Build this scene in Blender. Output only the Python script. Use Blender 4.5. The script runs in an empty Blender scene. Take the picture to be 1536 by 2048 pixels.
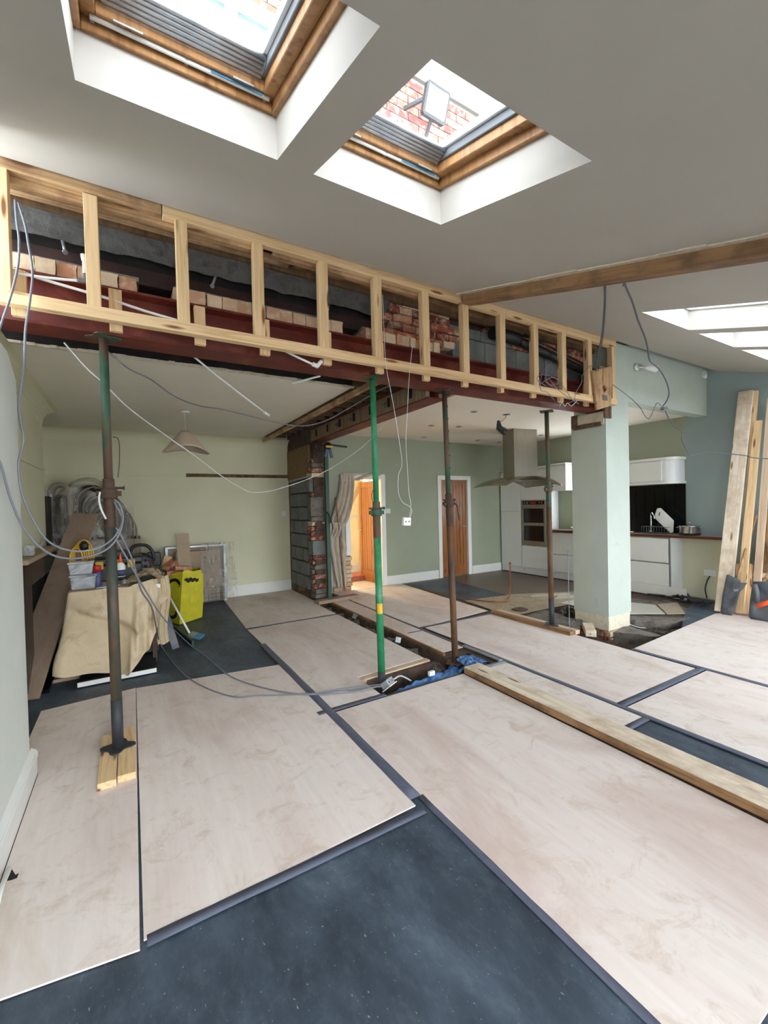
import bpy, bmesh, math, random
from mathutils import Vector as V, Matrix, noise
random.seed(7)
PI = math.pi
# ------------------------------------------------------------------ camera
sc = bpy.context.scene
C = sc.collection
F = 857.0
RC = Matrix(((0.8594687833194185, 0.028477099196935876, -0.5103944213260628),
             (-0.5106451981031466, 0.0018185251187024278, -0.859789610672629),
             (-0.023556148955992298, 0.999592790984269, 0.01610465953202925)))
EYE = V((0, 0, 1.5))
cam = bpy.data.cameras.new('camera'); co = bpy.data.objects.new('camera', cam); C.objects.link(co)
cam.sensor_fit = 'AUTO'; cam.sensor_width = 36; cam.lens = F / 2048 * 36; cam.clip_start = .05
co.matrix_world = Matrix.Translation(EYE) @ RC.to_4x4()
sc.camera = co
# ------------------------------------------------------------------ world, lights, exposure
sc.view_settings.view_transform = 'Standard'; sc.view_settings.look = 'None'
sc.view_settings.gamma = 1; sc.view_settings.use_curve_mapping = False
sc.view_settings.exposure = 0.22
w = bpy.data.worlds.new('overcast_sky'); sc.world = w; w.use_nodes = True
wn = w.node_tree; bg = wn.nodes['Background']
bg.inputs['Color'].default_value = (.80, .90, 1.0, 1); bg.inputs['Strength'].default_value = 12.5

def area(name, loc, rot, sx, sy, power, col=(1, 1, 1), portal=False):
    l = bpy.data.lights.new(name, 'AREA'); l.shape = 'RECTANGLE'; l.size = sx; l.size_y = sy
    l.energy = power; l.color = col
    if name.startswith('garden'): l.spread = math.radians(130)
    if portal: l.cycles.is_portal = True
    o = bpy.data.objects.new(name, l); C.objects.link(o); o.location = loc; o.rotation_euler = rot
    return o
area('garden_door_daylight', (.4, -2.3, 1.5), (PI/2-.55, 0, 0), 2.4, 2.0, 135, (.94, .97, 1))
area('garden_window_daylight', (5.2, -2.3, 1.4), (PI/2-.35, 0, 0), 3.8, 1.8, 75, (.94, .97, 1))
area('kitchen_window_daylight', (7.42, 4.7, 1.65), (0, PI/2, 0), .95, .9, 12, (.93, 1, .95))
area('front_door_daylight', (3.3, 9.2, 1.5), (-PI/2, 0, 0), 1.0, 1.8, 250, (1, .92, .80))

# ------------------------------------------------------------------ pixel <-> space on real planes
def ray(x, y):
    return RC @ V(((x-768)/F, -(y-1024)/F, -1))
def pz(x, y, z=0.0):
    d = ray(x, y); return EYE + d*((z-1.5)/d.z)
def py(x, y, Y):
    d = ray(x, y); return EYE + d*(Y/d.y)
def px(x, y, X):
    d = ray(x, y); return EYE + d*(X/d.x)
SL = .305
def roof(y): return 3.325 + SL*(y-2.9)
def proof(x, y, off=0):
    d = ray(x, y); t = (roof(0)+off-1.5)/(d.z-SL*d.y); return EYE + d*t

# ------------------------------------------------------------------ materials
MATS = {}
def nodes(name):
    m = bpy.data.materials.new(name); m.use_nodes = True
    return m, m.node_tree, m.node_tree.nodes['Principled BSDF']
def lin(c):
    return tuple((v/255/12.92 if v/255 <= .04045 else ((v/255+.055)/1.055)**2.4) for v in c) + (1,)
def ramp(nt, stops):
    r = nt.nodes.new('ShaderNodeValToRGB'); e = r.color_ramp.elements
    while len(e) < len(stops): e.new(.5)
    for i, (p, c) in enumerate(stops): e[i].position = p; e[i].color = c if len(c) == 4 else lin(c)
    return r
def coords(nt, scale=(1, 1, 1), rnd=True, kind='Object'):
    tc = nt.nodes.new('ShaderNodeTexCoord'); mp = nt.nodes.new('ShaderNodeMapping')
    mp.inputs['Scale'].default_value = scale
    nt.links.new(tc.outputs[kind], mp.inputs['Vector'])
    if rnd:
        oi = nt.nodes.new('ShaderNodeObjectInfo'); mu = nt.nodes.new('ShaderNodeMath'); mu.operation = 'MULTIPLY'
        mu.inputs[1].default_value = 37
        cb = nt.nodes.new('ShaderNodeCombineXYZ')
        nt.links.new(oi.outputs['Random'], mu.inputs[0])
        for k in 'XYZ': nt.links.new(mu.outputs[0], cb.inputs[k])
        nt.links.new(cb.outputs[0], mp.inputs['Location'])
    return mp
def noise_n(nt, vec, scale, detail=4, rough=.6, dist=0):
    n = nt.nodes.new('ShaderNodeTexNoise'); n.inputs['Scale'].default_value = scale
    n.inputs['Detail'].default_value = detail; n.inputs['Roughness'].default_value = rough
    n.inputs['Distortion'].default_value = dist
    nt.links.new(vec.outputs[0], n.inputs['Vector']); return n
def mix(nt, fac, a, b, mode='MIX'):
    x = nt.nodes.new('ShaderNodeMix'); x.data_type = 'RGBA'; x.blend_type = mode
    for s, v in ((0, fac), (6, a), (7, b)):
        if isinstance(v, (int, float)): x.inputs[s].default_value = v
        elif isinstance(v, tuple): x.inputs[s].default_value = v
        else: nt.links.new(v, x.inputs[s])
    return x.outputs[2]
def bump(nt, p, h, strength=.2, dist=.01):
    b = nt.nodes.new('ShaderNodeBump'); b.inputs['Strength'].default_value = strength
    b.inputs['Distance'].default_value = dist
    nt.links.new(h, b.inputs['Height']); nt.links.new(b.outputs[0], p.inputs['Normal'])
def plain(name, c, rough=.6, metal=0, var=.06, scale=8, bs=.05, kind='Object', **kw):
    m, nt, p = nodes(name)
    mp = coords(nt, kind=kind); n = noise_n(nt, mp, scale)
    lc = lin(c)
    a = tuple(min(1, v*(1-var)) for v in lc[:3])+(1,); b = tuple(min(1, v*(1+var)) for v in lc[:3])+(1,)
    r = ramp(nt, [(.3, a), (.7, b)]); nt.links.new(n.outputs[0], r.inputs[0])
    nt.links.new(r.outputs[0], p.inputs['Base Color'])
    p.inputs['Roughness'].default_value = rough; p.inputs['Metallic'].default_value = metal
    if bs: bump(nt, p, n.outputs[0], bs)
    for k, v in kw.items(): p.inputs[k.replace('_', ' ')].default_value = v
    MATS[name] = m; return m
def stained(name, stops, scale=2.5, stretch=(1, 1, 1), rough=.6, fine=30, bs=.12, metal=0, detail=6, finecol=.25, kind='Object'):
    m, nt, p = nodes(name)
    mp = coords(nt, stretch, kind=kind); n = noise_n(nt, mp, scale, detail, .6, .4)
    r = ramp(nt, stops); nt.links.new(n.outputs[0], r.inputs[0])
    n2 = noise_n(nt, mp, fine, 3, .6)
    r2 = ramp(nt, [(.3, (.62, .62, .62, 1)), (.7, (1, 1, 1, 1))]); nt.links.new(n2.outputs[0], r2.inputs[0])
    nt.links.new(mix(nt, finecol, r.outputs[0], r2.outputs[0], 'MULTIPLY'), p.inputs['Base Color'])
    p.inputs['Roughness'].default_value = rough; p.inputs['Metallic'].default_value = metal
    if bs: bump(nt, p, n2.outputs[0], bs)
    MATS[name] = m; return m
def wood(name, light, dark, knot=(120, 75, 40), rough=.65, along='Z', grain=1.0, stain=None):
    m, nt, p = nodes(name)
    s = {'X': (.8, 16, 16), 'Y': (16, .8, 16), 'Z': (16, 16, .8)}[along]
    mp = coords(nt, tuple(v*grain for v in s)); n = noise_n(nt, mp, 1.6, 4, .6, 1.2)
    r = ramp(nt, [(.3, dark), (.52, light), (.75, tuple(min(255, v+10) for v in light))])
    nt.links.new(n.outputs[0], r.inputs[0])
    ks = {'X': (2.2, 12, 12), 'Y': (12, 2.2, 12), 'Z': (12, 12, 2.2)}[along]
    mk = coords(nt, ks); vo = nt.nodes.new('ShaderNodeTexVoronoi'); vo.inputs['Scale'].default_value = 1.1
    nt.links.new(mk.outputs[0], vo.inputs['Vector'])
    rk = ramp(nt, [(.0, (1, 1, 1, 1)), (.10, (1, 1, 1, 1)), (.2, (0, 0, 0, 1))]); nt.links.new(vo.outputs['Distance'], rk.inputs[0])
    col = mix(nt, rk.outputs[0], r.outputs[0], lin(knot))
    if stain:
        mo = coords(nt); n3 = noise_n(nt, mo, 5, 5); r3 = ramp(nt, [(.45, (0, 0, 0, 1)), (.7, (1, 1, 1, 1))])
        nt.links.new(n3.outputs[0], r3.inputs[0]); col = mix(nt, r3.outputs[0], col, lin(stain))
    nt.links.new(col, p.inputs['Base Color']); p.inputs['Roughness'].default_value = rough
    bump(nt, p, n.outputs[0], .12)
    MATS[name] = m; return m
def M(n): return MATS[n]

plain('white_paint', (232, 230, 224), .7, scale=3, var=.02, bs=.02)
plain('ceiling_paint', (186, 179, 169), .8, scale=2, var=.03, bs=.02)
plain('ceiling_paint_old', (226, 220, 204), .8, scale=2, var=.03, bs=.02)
plain('ceiling_paint_bounce', (240, 228, 212), .8, scale=2, var=.02, bs=.02)  # kitchen ceiling: light bounced off the floor is put into this paler colour
plain('shaft_paint', (238, 240, 243), .7, scale=3, var=.02, bs=.02)
stained('cream_wall', [(.3, (208, 204, 172)), (.7, (216, 212, 182))], 1.2, rough=.8, fine=40, bs=.03, finecol=.05)
stained('pier_wall', [(.3, (206, 210, 200)), (.62, (214, 216, 206)), (.8, (196, 190, 172))], 2, rough=.75, fine=30, bs=.03, finecol=.05)
stained('sage_wall', [(.3, (152, 158, 136)), (.7, (160, 166, 144))], 1.2, rough=.75, fine=40, bs=.03, finecol=.05)
stained('sage_light', [(.3, (182, 190, 178)), (.66, (190, 198, 186)), (.8, (168, 172, 160))], 3, rough=.7, fine=40, bs=.03, finecol=.05)
stained('blue_wall', [(.3, (142, 156, 154)), (.7, (150, 163, 160))], 1.2, rough=.75, fine=40, bs=.03, finecol=.05)
plain('hall_wall', (240, 226, 190), .7, var=.03)
stained('bare_plaster', [(.3, (196, 178, 150)), (.5, (222, 212, 190)), (.7, (206, 192, 168))], 9, rough=.9, fine=40, bs=.4)
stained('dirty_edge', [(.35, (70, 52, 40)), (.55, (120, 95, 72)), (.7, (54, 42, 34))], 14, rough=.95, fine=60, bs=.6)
# plywood protection sheets
m, nt, p = nodes('plywood'); MATS['plywood'] = m
a = coords(nt, (1, .35, 1)); n1 = noise_n(nt, a, 1.7, 6, .62, .6)
r1 = ramp(nt, [(.3, (206, 186, 176)), (.44, (222, 206, 197)), (.56, (228, 216, 207)), (.72, (210, 192, 176))]); nt.links.new(n1.outputs[0], r1.inputs[0])
b_ = coords(nt, (22, 1.1, 1)); n2 = noise_n(nt, b_, 1.5, 4)
r2 = ramp(nt, [(.3, (.94, .935, .93, 1)), (.6, (1, 1, 1, 1))]); nt.links.new(n2.outputs[0], r2.inputs[0])
c_ = coords(nt, (1, 1, 1)); n3 = noise_n(nt, c_, 5.5, 7, .75, 1.0)
r3 = ramp(nt, [(.52, (0, 0, 0, 1)), (.72, (.9, .9, .9, 1))]); nt.links.new(n3.outputs[0], r3.inputs[0])
col = mix(nt, 1.0, r1.outputs[0], r2.outputs[0], 'MULTIPLY')
col = mix(nt, r3.outputs[0], col, lin((196, 176, 158)))
n4 = noise_n(nt, c_, 2.3, 7, .7, 1.5); r4 = ramp(nt, [(.60, (0, 0, 0, 1)), (.8, (.55, .55, .55, 1))]); nt.links.new(n4.outputs[0], r4.inputs[0])
col = mix(nt, r4.outputs[0], col, lin((226, 217, 206)))
nt.links.new(col, p.inputs['Base Color']); p.inputs['Roughness'].default_value = .72; bump(nt, p, n2.outputs[0], .04)
# polythene membrane
m, nt, p = nodes('membrane'); MATS['membrane'] = m
a = coords(nt, (1.5, .8, 1)); n1 = noise_n(nt, a, 2.4, 7, .68, .3)
r1 = ramp(nt, [(.3, (38, 47, 57)), (.46, (54, 65, 77)), (.6, (72, 84, 97)), (.78, (108, 119, 130))]); nt.links.new(n1.outputs[0], r1.inputs[0])
n2 = noise_n(nt, a, 14, 6, .7); r2 = ramp(nt, [(.5, (0, 0, 0, 1)), (.78, (.5, .5, .5, 1))]); nt.links.new(n2.outputs[0], r2.inputs[0])
sp = noise_n(nt, a, 70, 2, .5); r5 = ramp(nt, [(.70, (0, 0, 0, 1)), (.75, (.6, .6, .6, 1))]); nt.links.new(sp.outputs[0], r5.inputs[0])
col = mix(nt, r2.outputs[0], r1.outputs[0], lin((92, 102, 112)))
col = mix(nt, r5.outputs[0], col, lin((170, 172, 172)))
nt.links.new(col, p.inputs['Base Color']); p.inputs['Roughness'].default_value = .55
bump(nt, p, n1.outputs[0], .35, .02)
plain('tape', (88, 92, 108), .5, var=.12, scale=14)
plain('tape_pale', (140, 142, 146), .5, var=.1, scale=14)
wood('pine', (224, 190, 144), (198, 160, 112))
wood('pine_old', (190, 154, 112), (158, 120, 82), stain=(120, 84, 58))
wood('pine_brown', (150, 112, 74), (112, 78, 48), stain=(98, 70, 48))
wood('sole_wood', (222, 206, 184), (202, 182, 156), stain=(184, 162, 136))
wood('pine_pink', (206, 180, 152), (178, 148, 122))
wood('joist', (96, 72, 46), (60, 44, 30))
wood('oak', (160, 116, 72), (130, 88, 50), grain=.8, rough=.4)
wood('oak_door', (156, 98, 52), (122, 70, 34), rough=.35, knot=(110, 56, 20))
wood('sheathing', (146, 122, 96), (110, 88, 66), along='X')
stained('red_steel', [(.3, (80, 22, 13)), (.55, (104, 34, 20)), (.75, (132, 64, 44))], 5, (1, 1, 1), rough=.55, fine=30, bs=.1)
stained('rust', [(.3, (42, 32, 26)), (.5, (80, 58, 42)), (.66, (56, 44, 36)), (.8, (112, 80, 56))], 9, rough=.8, fine=50, bs=.4)
stained('rust_green', [(.3, (34, 58, 44)), (.48, (52, 84, 64)), (.56, (96, 70, 50)), (.75, (58, 46, 40))], 7, (1, 1, .4), rough=.7, fine=50, bs=.3)
stained('rust_brown', [(.3, (52, 46, 38)), (.48, (92, 66, 46)), (.56, (110, 74, 46)), (.64, (66, 60, 52)), (.78, (56, 62, 56))], 5, (1, 1, .35), rough=.7, fine=50, bs=.3)
stained('prop_green', [(.3, (28, 110, 70)), (.55, (44, 132, 88)), (.68, (100, 140, 110)), (.8, (60, 72, 50))], 8, rough=.45, fine=40, bs=.15)
stained('prop_dark', [(.3, (38, 44, 38)), (.44, (58, 62, 52)), (.54, (90, 68, 50)), (.66, (58, 52, 46)), (.8, (64, 78, 68))], 6, (1, 1, .3), rough=.6, fine=50, bs=.2)
plain('prop_black', (44, 46, 50), .6, var=.2, scale=20)
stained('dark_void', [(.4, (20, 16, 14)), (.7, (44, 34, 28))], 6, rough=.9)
stained('old_steel', [(.35, (34, 20, 18)), (.6, (58, 34, 26)), (.8, (76, 46, 32))], 6, rough=.85)
stained('mortar', [(.3, (96, 90, 82)), (.55, (124, 118, 108)), (.75, (76, 68, 60))], 9, rough=.95, fine=50, bs=.6)
stained('band_concrete', [(.3, (66, 64, 62)), (.55, (88, 86, 82)), (.75, (52, 48, 46))], 9, rough=.95, fine=50, bs=.6)
stained('mortar_dark', [(.35, (66, 52, 44)), (.6, (96, 76, 62)), (.8, (50, 38, 32))], 8, rough=.95, fine=50, bs=.6)
stained('rubble', [(.3, (84, 76, 66)), (.5, (120, 112, 102)), (.7, (60, 54, 50))], 10, rough=.95, fine=60, bs=.8)
stained('block', [(.3, (98, 102, 100)), (.6, (120, 124, 120)), (.8, (104, 100, 92))], 6, rough=.95, fine=60, bs=.3)
def brickmat(name, cols):
    m, nt, p = nodes(name)
    oi = nt.nodes.new('ShaderNodeObjectInfo'); k = len(cols)
    r = ramp(nt, [((i+.0)/k, c) for i, c in enumerate(cols)]); r.color_ramp.interpolation = 'CONSTANT'
    nt.links.new(oi.outputs['Random'], r.inputs[0])
    mp = coords(nt); n = noise_n(nt, mp, 16, 5); r2 = ramp(nt, [(.48, (0, 0, 0, 1)), (.68, (.6, .6, .6, 1))]); nt.links.new(n.outputs[0], r2.inputs[0])
    nt.links.new(mix(nt, r2.outputs[0], r.outputs[0], lin((214, 196, 170))), p.inputs['Base Color'])
    p.inputs['Roughness'].default_value = .95; bump(nt, p, n.outputs[0], .5)
    MATS[name] = m
brickmat('brick_pale', [(196, 164, 134), (186, 146, 116), (204, 178, 148), (174, 124, 94), (196, 172, 144)])
brickmat('brick_red', [(150, 74, 50), (128, 60, 42), (168, 96, 66), (140, 84, 62), (110, 56, 42)])
brickmat('brick_out', [(132, 62, 46), (116, 54, 44), (142, 76, 58), (150, 96, 76), (106, 48, 40)])
stained('chipboard_old', [(.3, (120, 92, 62)), (.5, (146, 116, 82)), (.7, (100, 74, 50))], 22, rough=.95, fine=60, bs=.6)
plain('gloss_white', (228, 227, 220), .22, var=.015)
plain('gloss_side', (222, 222, 220), .3, var=.015)
plain('carcass', (214, 208, 196), .5, var=.02)
plain('worktop_wood', (92, 44, 28), .35, var=.2, scale=20)
plain('worktop_top', (150, 138, 128), .4, var=.15, scale=20)
stained('steel_brushed', [(.3, (150, 142, 130)), (.7, (176, 168, 156))], 2, (1, 1, .2), rough=.32, metal=1.0, bs=.02, finecol=.1)
plain('painted_sky_glass', (84, 104, 134), .12, var=.3, scale=2)  # sky reflection of the upstairs panes is put into this blue grey
plain('chrome', (200, 200, 200), .15, 1.0, var=.02)
plain('black_gloss', (12, 12, 13), .12, var=.1)
plain('black_tile', (10, 12, 12), .18, var=.3, scale=3)
plain('black_plastic', (24, 24, 26), .45, var=.1)
plain('cable_grey', (120, 122, 130), .5, var=.05)
plain('cable_dark', (84, 86, 92), .5, var=.05)
plain('cable_black', (24, 25, 28), .5, var=.05)
plain('cable_white', (206, 206, 204), .45, var=.04)
plain('pipe_white', (224, 224, 220), .35, var=.03)
plain('pipe_grey', (96, 98, 100), .45)
plain('copper', (176, 104, 66), .4, .8, var=.2)
plain('galv', (176, 180, 184), .4, .7, var=.15, scale=20)
plain('plastic_white', (226, 226, 222), .35, var=.02)
stained('vinyl_floor', [(.3, (88, 74, 64)), (.5, (108, 92, 80)), (.7, (96, 82, 74))], 3, (.5, 9, 1), rough=.45, fine=18, bs=.03)
stained('screed', [(.3, (142, 126, 104)), (.55, (168, 152, 130)), (.75, (126, 108, 88))], 5, rough=.9, fine=40, bs=.3)
plain('floor_tile', (184, 178, 164), .35, var=.06, scale=4)
stained('dust_sheet', [(.3, (196, 174, 142)), (.55, (208, 188, 156)), (.75, (166, 142, 110))], 5, rough=.95, fine=90, bs=.2, finecol=.2)
stained('dust_sheet_grey', [(.3, (170, 156, 140)), (.6, (190, 178, 160)), (.8, (150, 130, 110))], 5, rough=.95, fine=90, bs=.2, finecol=.2)
stained('blue_sheet', [(.3, (44, 84, 134)), (.6, (66, 112, 164)), (.8, (92, 138, 186))], 7, rough=.4, fine=20, bs=.3)
plain('yellow_sack', (200, 188, 44), .5, var=.12, scale=9, bs=.3)
plain('yellow', (216, 166, 30), .5, var=.1)
plain('red', (190, 30, 34), .45, var=.08)
plain('carpet_rust', (168, 96, 76), .9, var=.15)
plain('orange', (236, 88, 36), .45, var=.05)
plain('dark_green', (30, 66, 48), .5, var=.15)
plain('teal_brush', (70, 124, 160), .7, var=.2, scale=40)
plain('blue_label', (70, 80, 116), .4, var=.1)
plain('mdf', (168, 146, 122), .85, var=.05, scale=20)
stained('plank_dirty', [(.3, (126, 102, 86)), (.5, (156, 132, 112)), (.7, (140, 118, 104))], 3, (1, 1, .5), rough=.85, fine=40, bs=.1)
stained('shovel_steel', [(.3, (76, 80, 86)), (.55, (100, 104, 112)), (.75, (128, 120, 108))], 6, rough=.6, metal=.3, fine=30, bs=.3)
plain('quilt', (150, 136, 116), .9, var=.12)
plain('quilt_dark', (58, 50, 38), .9, var=.2)
plain('lamp_paper', (196, 176, 156), .8, var=.03)
plain('ink', (22, 22, 18), .7)
plain('display_red', (180, 20, 20), .4)
plain('paving', (112, 108, 102), .9, var=.08, scale=2)
plain('lawn', (90, 120, 60), .95, var=.3, scale=3)
plain('upvc', (244, 246, 248), .35, var=.01)
stained('concrete_out', [(.3, (104, 100, 92)), (.7, (124, 118, 108))], 3, rough=.9)
def clear(name, c, rough, alpha, spec=.5):
    m, nt, p = nodes(name); mp = coords(nt); n = noise_n(nt, mp, 5, 2, .5, 1.2)
    p.inputs['Base Color'].default_value = lin(c); p.inputs['Roughness'].default_value = rough
    r = ramp(nt, [(.35, (alpha*.5,)*3+(1,)), (.7, (min(1, alpha*1.5),)*3+(1,))]); nt.links.new(n.outputs[0], r.inputs[0])
    nt.links.new(r.outputs[0], p.inputs['Alpha']); bump(nt, p, n.outputs[0], .5, .02)
    MATS[name] = m
clear('plastic_film', (206, 202, 192), .18, .34)
clear('tub_plastic', (196, 200, 204), .2, .62)
plain('hood_glass', (140, 132, 108), .08, var=.02, bs=0, Alpha=.82)
m, nt, p = nodes('glass'); MATS['glass'] = m
p.inputs['Base Color'].default_value = (.9, .95, 1, 1); p.inputs['Roughness'].default_value = .02; p.inputs['Alpha'].default_value = .10
m, nt, p = nodes('lamp_glow'); MATS['lamp_glow'] = m
p.inputs['Base Color'].default_value = (.9, .9, .9, 1)

# ------------------------------------------------------------------ mesh building
class B:
    def __init__(s): s.bm = bmesh.new()
    def quad(s, pts):
        vs = [s.bm.verts.new(p) for p in pts]; s.bm.faces.new(vs); return s
    def hexa(s, b, t):
        vb = [s.bm.verts.new(p) for p in b]; vt = [s.bm.verts.new(p) for p in t]; n = len(b)
        s.bm.faces.new(vb[::-1]); s.bm.faces.new(vt)
        for i in range(n): s.bm.faces.new([vb[i], vb[(i+1) % n], vt[(i+1) % n], vt[i]])
        return s
    def box(s, x0, x1, y0, y1, z0, z1):
        x0, x1 = sorted((x0, x1)); y0, y1 = sorted((y0, y1)); z0, z1 = sorted((z0, z1))
        return s.hexa([(x0, y0, z0), (x1, y0, z0), (x1, y1, z0), (x0, y1, z0)], [(x0, y0, z1), (x1, y0, z1), (x1, y1, z1), (x0, y1, z1)])
    def prism(s, poly, vec):
        v = V(vec); return s.hexa([V(p) for p in poly], [V(p)+v for p in poly])
    def bar(s, p0, p1, wd, dp, side=None):
        p0, p1 = V(p0), V(p1); d = (p1-p0).normalized()
        a = V(side) if side else (V((0, 0, 1)) if abs(d.z) < .9 else V((1, 0, 0)))
        a = (a - d*a.dot(d)).normalized(); b = d.cross(a)
        q = [a*(wd/2)*i+b*(dp/2)*j for i, j in ((-1, -1), (1, -1), (1, 1), (-1, 1))]
        return s.hexa([p0+v for v in q], [p1+v for v in q])
    def tube(s, pts, r, n=8, cap=True):
        pts = [V(p) for p in pts]; rings = []; a = None
        for i, p in enumerate(pts):
            d = (pts[min(i+1, len(pts)-1)]-pts[max(i-1, 0)])
            d = d.normalized() if d.length > 1e-7 else V((0, 0, 1))
            if a is None: a = V((1, 0, 0)) if abs(d.x) < .8 else V((0, 1, 0))
            a = (a-d*a.dot(d)); a = a.normalized() if a.length > 1e-5 else d.orthogonal().normalized()
            b = d.cross(a); rr = r[i] if isinstance(r, (list, tuple)) else r
            rings.append([s.bm.verts.new(p+(a*math.cos(2*PI*k/n)+b*math.sin(2*PI*k/n))*rr) for k in range(n)])
        for u, w_ in zip(rings, rings[1:]):
            for k in range(n):
                f = s.bm.faces.new([u[k], u[(k+1) % n], w_[(k+1) % n], w_[k]]); f.smooth = True
        if cap: s.bm.faces.new(rings[0][::-1]); s.bm.faces.new(rings[-1])
        return s
    def cyl(s, p0, p1, r, n=14): return s.tube([p0, p1], r, n)
    def lathe(s, c, prof, n=24, axis='Z'):
        pts = []; rr = []
        for r, z in prof: pts.append(z); rr.append(r)
        rings = []
        for r, z in prof:
            ring = []
            for k in range(n):
                u, v_ = r*math.cos(2*PI*k/n), r*math.sin(2*PI*k/n)
                o = {'Z': (u, v_, z), 'Y': (u, z, v_), 'X': (z, u, v_)}[axis]
                ring.append(s.bm.verts.new(V(c)+V(o)))
            rings.append(ring)
        for u, w_ in zip(rings, rings[1:]):
            for k in range(n):
                f = s.bm.faces.new([u[k], u[(k+1) % n], w_[(k+1) % n], w_[k]]); f.smooth = True
        if prof[0][0] > 1e-4: s.bm.faces.new(rings[0][::-1])
        if prof[-1][0] > 1e-4: s.bm.faces.new(rings[-1])
        return s
    def grid(s, f, nu, nv, smooth=True):
        vs = [[s.bm.verts.new(f(i/nu, j/nv)) for j in range(nv+1)] for i in range(nu+1)]
        for i in range(nu):
            for j in range(nv):
                fc = s.bm.faces.new([vs[i][j], vs[i+1][j], vs[i+1][j+1], vs[i][j+1]]); fc.smooth = smooth
        return s
    def jitter(s, amt, scale=8, seed=0):
        for v in s.bm.verts:
            v.co += noise.noise_vector(v.co*scale+V((seed, seed, seed)))*amt
        return s
    def sub(s, n=1):
        bmesh.ops.subdivide_edges(s.bm, edges=s.bm.edges[:], cuts=n, use_grid_fill=True); return s
    def mk(s, name, mat, parent=None, bevel=0, solid=0, org=None, twosided=False):
        bm = s.bm
        if solid != 0: bmesh.ops.recalc_face_normals(bm, faces=bm.faces[:])
        elif not twosided: bmesh.ops.recalc_face_normals(bm, faces=bm.faces[:])
        xs = [v.co for v in bm.verts]
        lo = [min(c[i] for c in xs) for i in range(3)]; hi = [max(c[i] for c in xs) for i in range(3)]
        o_ = V(org) if org is not None else V(((lo[0]+hi[0])/2, (lo[1]+hi[1])/2, lo[2]))
        for v in bm.verts: v.co -= o_
        me = bpy.data.meshes.new(name); bm.to_mesh(me); bm.free()
        o = bpy.data.objects.new(name, me); C.objects.link(o)
        me.materials.append(M(mat) if isinstance(mat, str) else mat)
        pl = wloc(parent) if parent else V((0, 0, 0))
        o.location = o_-pl
        if parent: o.parent = parent
        if solid:
            md = o.modifiers.new('thickness', 'SOLIDIFY'); md.thickness = solid; md.offset = 0
        if bevel:
            md = o.modifiers.new('bevel', 'BEVEL'); md.width = bevel; md.segments = 1; md.limit_method = 'ANGLE'
        return o
def wloc(o):
    l = o.location.copy()
    while o.parent: o = o.parent; l += o.location
    return l
def thing(name, loc, label, cat, group=None):
    o = bpy.data.objects.new(name, None); C.objects.link(o); o.location = loc; o.empty_display_size = .1
    return tag(o, label, cat, group)
def tag(o, label, cat, group=None):
    o['label'] = label; o['category'] = cat
    if group: o['group'] = group
    return o
def st(o): o['kind'] = 'structure'; return o
def stuff(o): o['kind'] = 'stuff'; return o
def timber(name, p0, p1, wd, dp, mat='pine', parent=None, side=None, bevel=.0025):
    p0, p1 = V(p0), V(p1); d = p1-p0; L = d.length; d.normalize()
    a = V(side) if side else (V((0, 0, 1)) if abs(d.z) < .9 else V((1, 0, 0)))
    a = (a-d*a.dot(d)).normalized(); b = d.cross(a)
    bm = B(); bm.box(-wd/2, wd/2, -dp/2, dp/2, 0, L)
    me = bpy.data.meshes.new(name); bm.bm.to_mesh(me); bm.bm.free(); me.materials.append(M(mat))
    o = bpy.data.objects.new(name, me); C.objects.link(o)
    mt = Matrix((a, b, d)).transposed().to_4x4()
    mt.translation = p0-(wloc(parent) if parent else V((0, 0, 0)))
    o.matrix_world = mt
    if parent: o.parent = parent; o.matrix_parent_inverse = Matrix(); o.matrix_basis = mt
    if bevel:
        md = o.modifiers.new('bevel', 'BEVEL'); md.width = bevel; md.segments = 1
    return o
def smooth(pts, k=6):
    pts = [V(p) for p in pts]; out = []
    P = [pts[0]*2-pts[1]]+pts+[pts[-1]*2-pts[-2]]
    for i in range(1, len(P)-2):
        for j in range(k):
            t = j/k; a, b, c, d = P[i-1:i+3]
            out.append(.5*((2*b)+(c-a)*t+(2*a-5*b+4*c-d)*t*t+(3*b-a-3*c+d)*t**3))
    out.append(pts[-1]); return out
def cable(name, pts, r, mat, label=None, cat='cable', group=None, parent=None, n=6):
    o = B().tube(smooth(pts), r, n).mk(name, mat, parent)
    if label: tag(o, label, cat, group)
    return o

# ================================================================== STRUCTURE
# ---- floor slab with the open trenches cut out
def slab(holes, X, Y, z0, z1):
    xs = sorted(set(X+[h[0] for h in holes]+[h[1] for h in holes])); ys = sorted(set(Y+[h[2] for h in holes]+[h[3] for h in holes]))
    b = B()
    for x0, x1 in zip(xs, xs[1:]):
        for y0, y1 in zip(ys, ys[1:]):
            cx, cy = (x0+x1)/2, (y0+y1)/2
            if any(h[0] < cx < h[1] and h[2] < cy < h[3] for h in holes): continue
            b.box(x0, x1, y0, y1, z0, z1)
    return b
HOLES = [(2.44, 2.62, 3.27, 6.2), (1.68, 2.62, 2.93, 3.27), (2.62, 2.9, 2.93, 3.3), (4.27, 5.75, 2.4, 3.95), (5.75, 6.7, 2.4, 2.75)]
st(slab(HOLES, [-1.4, 7.5], [-1.6, 9.6], -.25, -.016).mk('floor', 'mortar_dark'))
st(B().box(-1.4, 7.5, -1.6, 9.6, -.42, -.40).mk('floor_foundation', 'dark_void'))
g = B().box(-12, 18, -16, -1.75, -.3, -.08).mk('patio', 'paving'); st(g)
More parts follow.
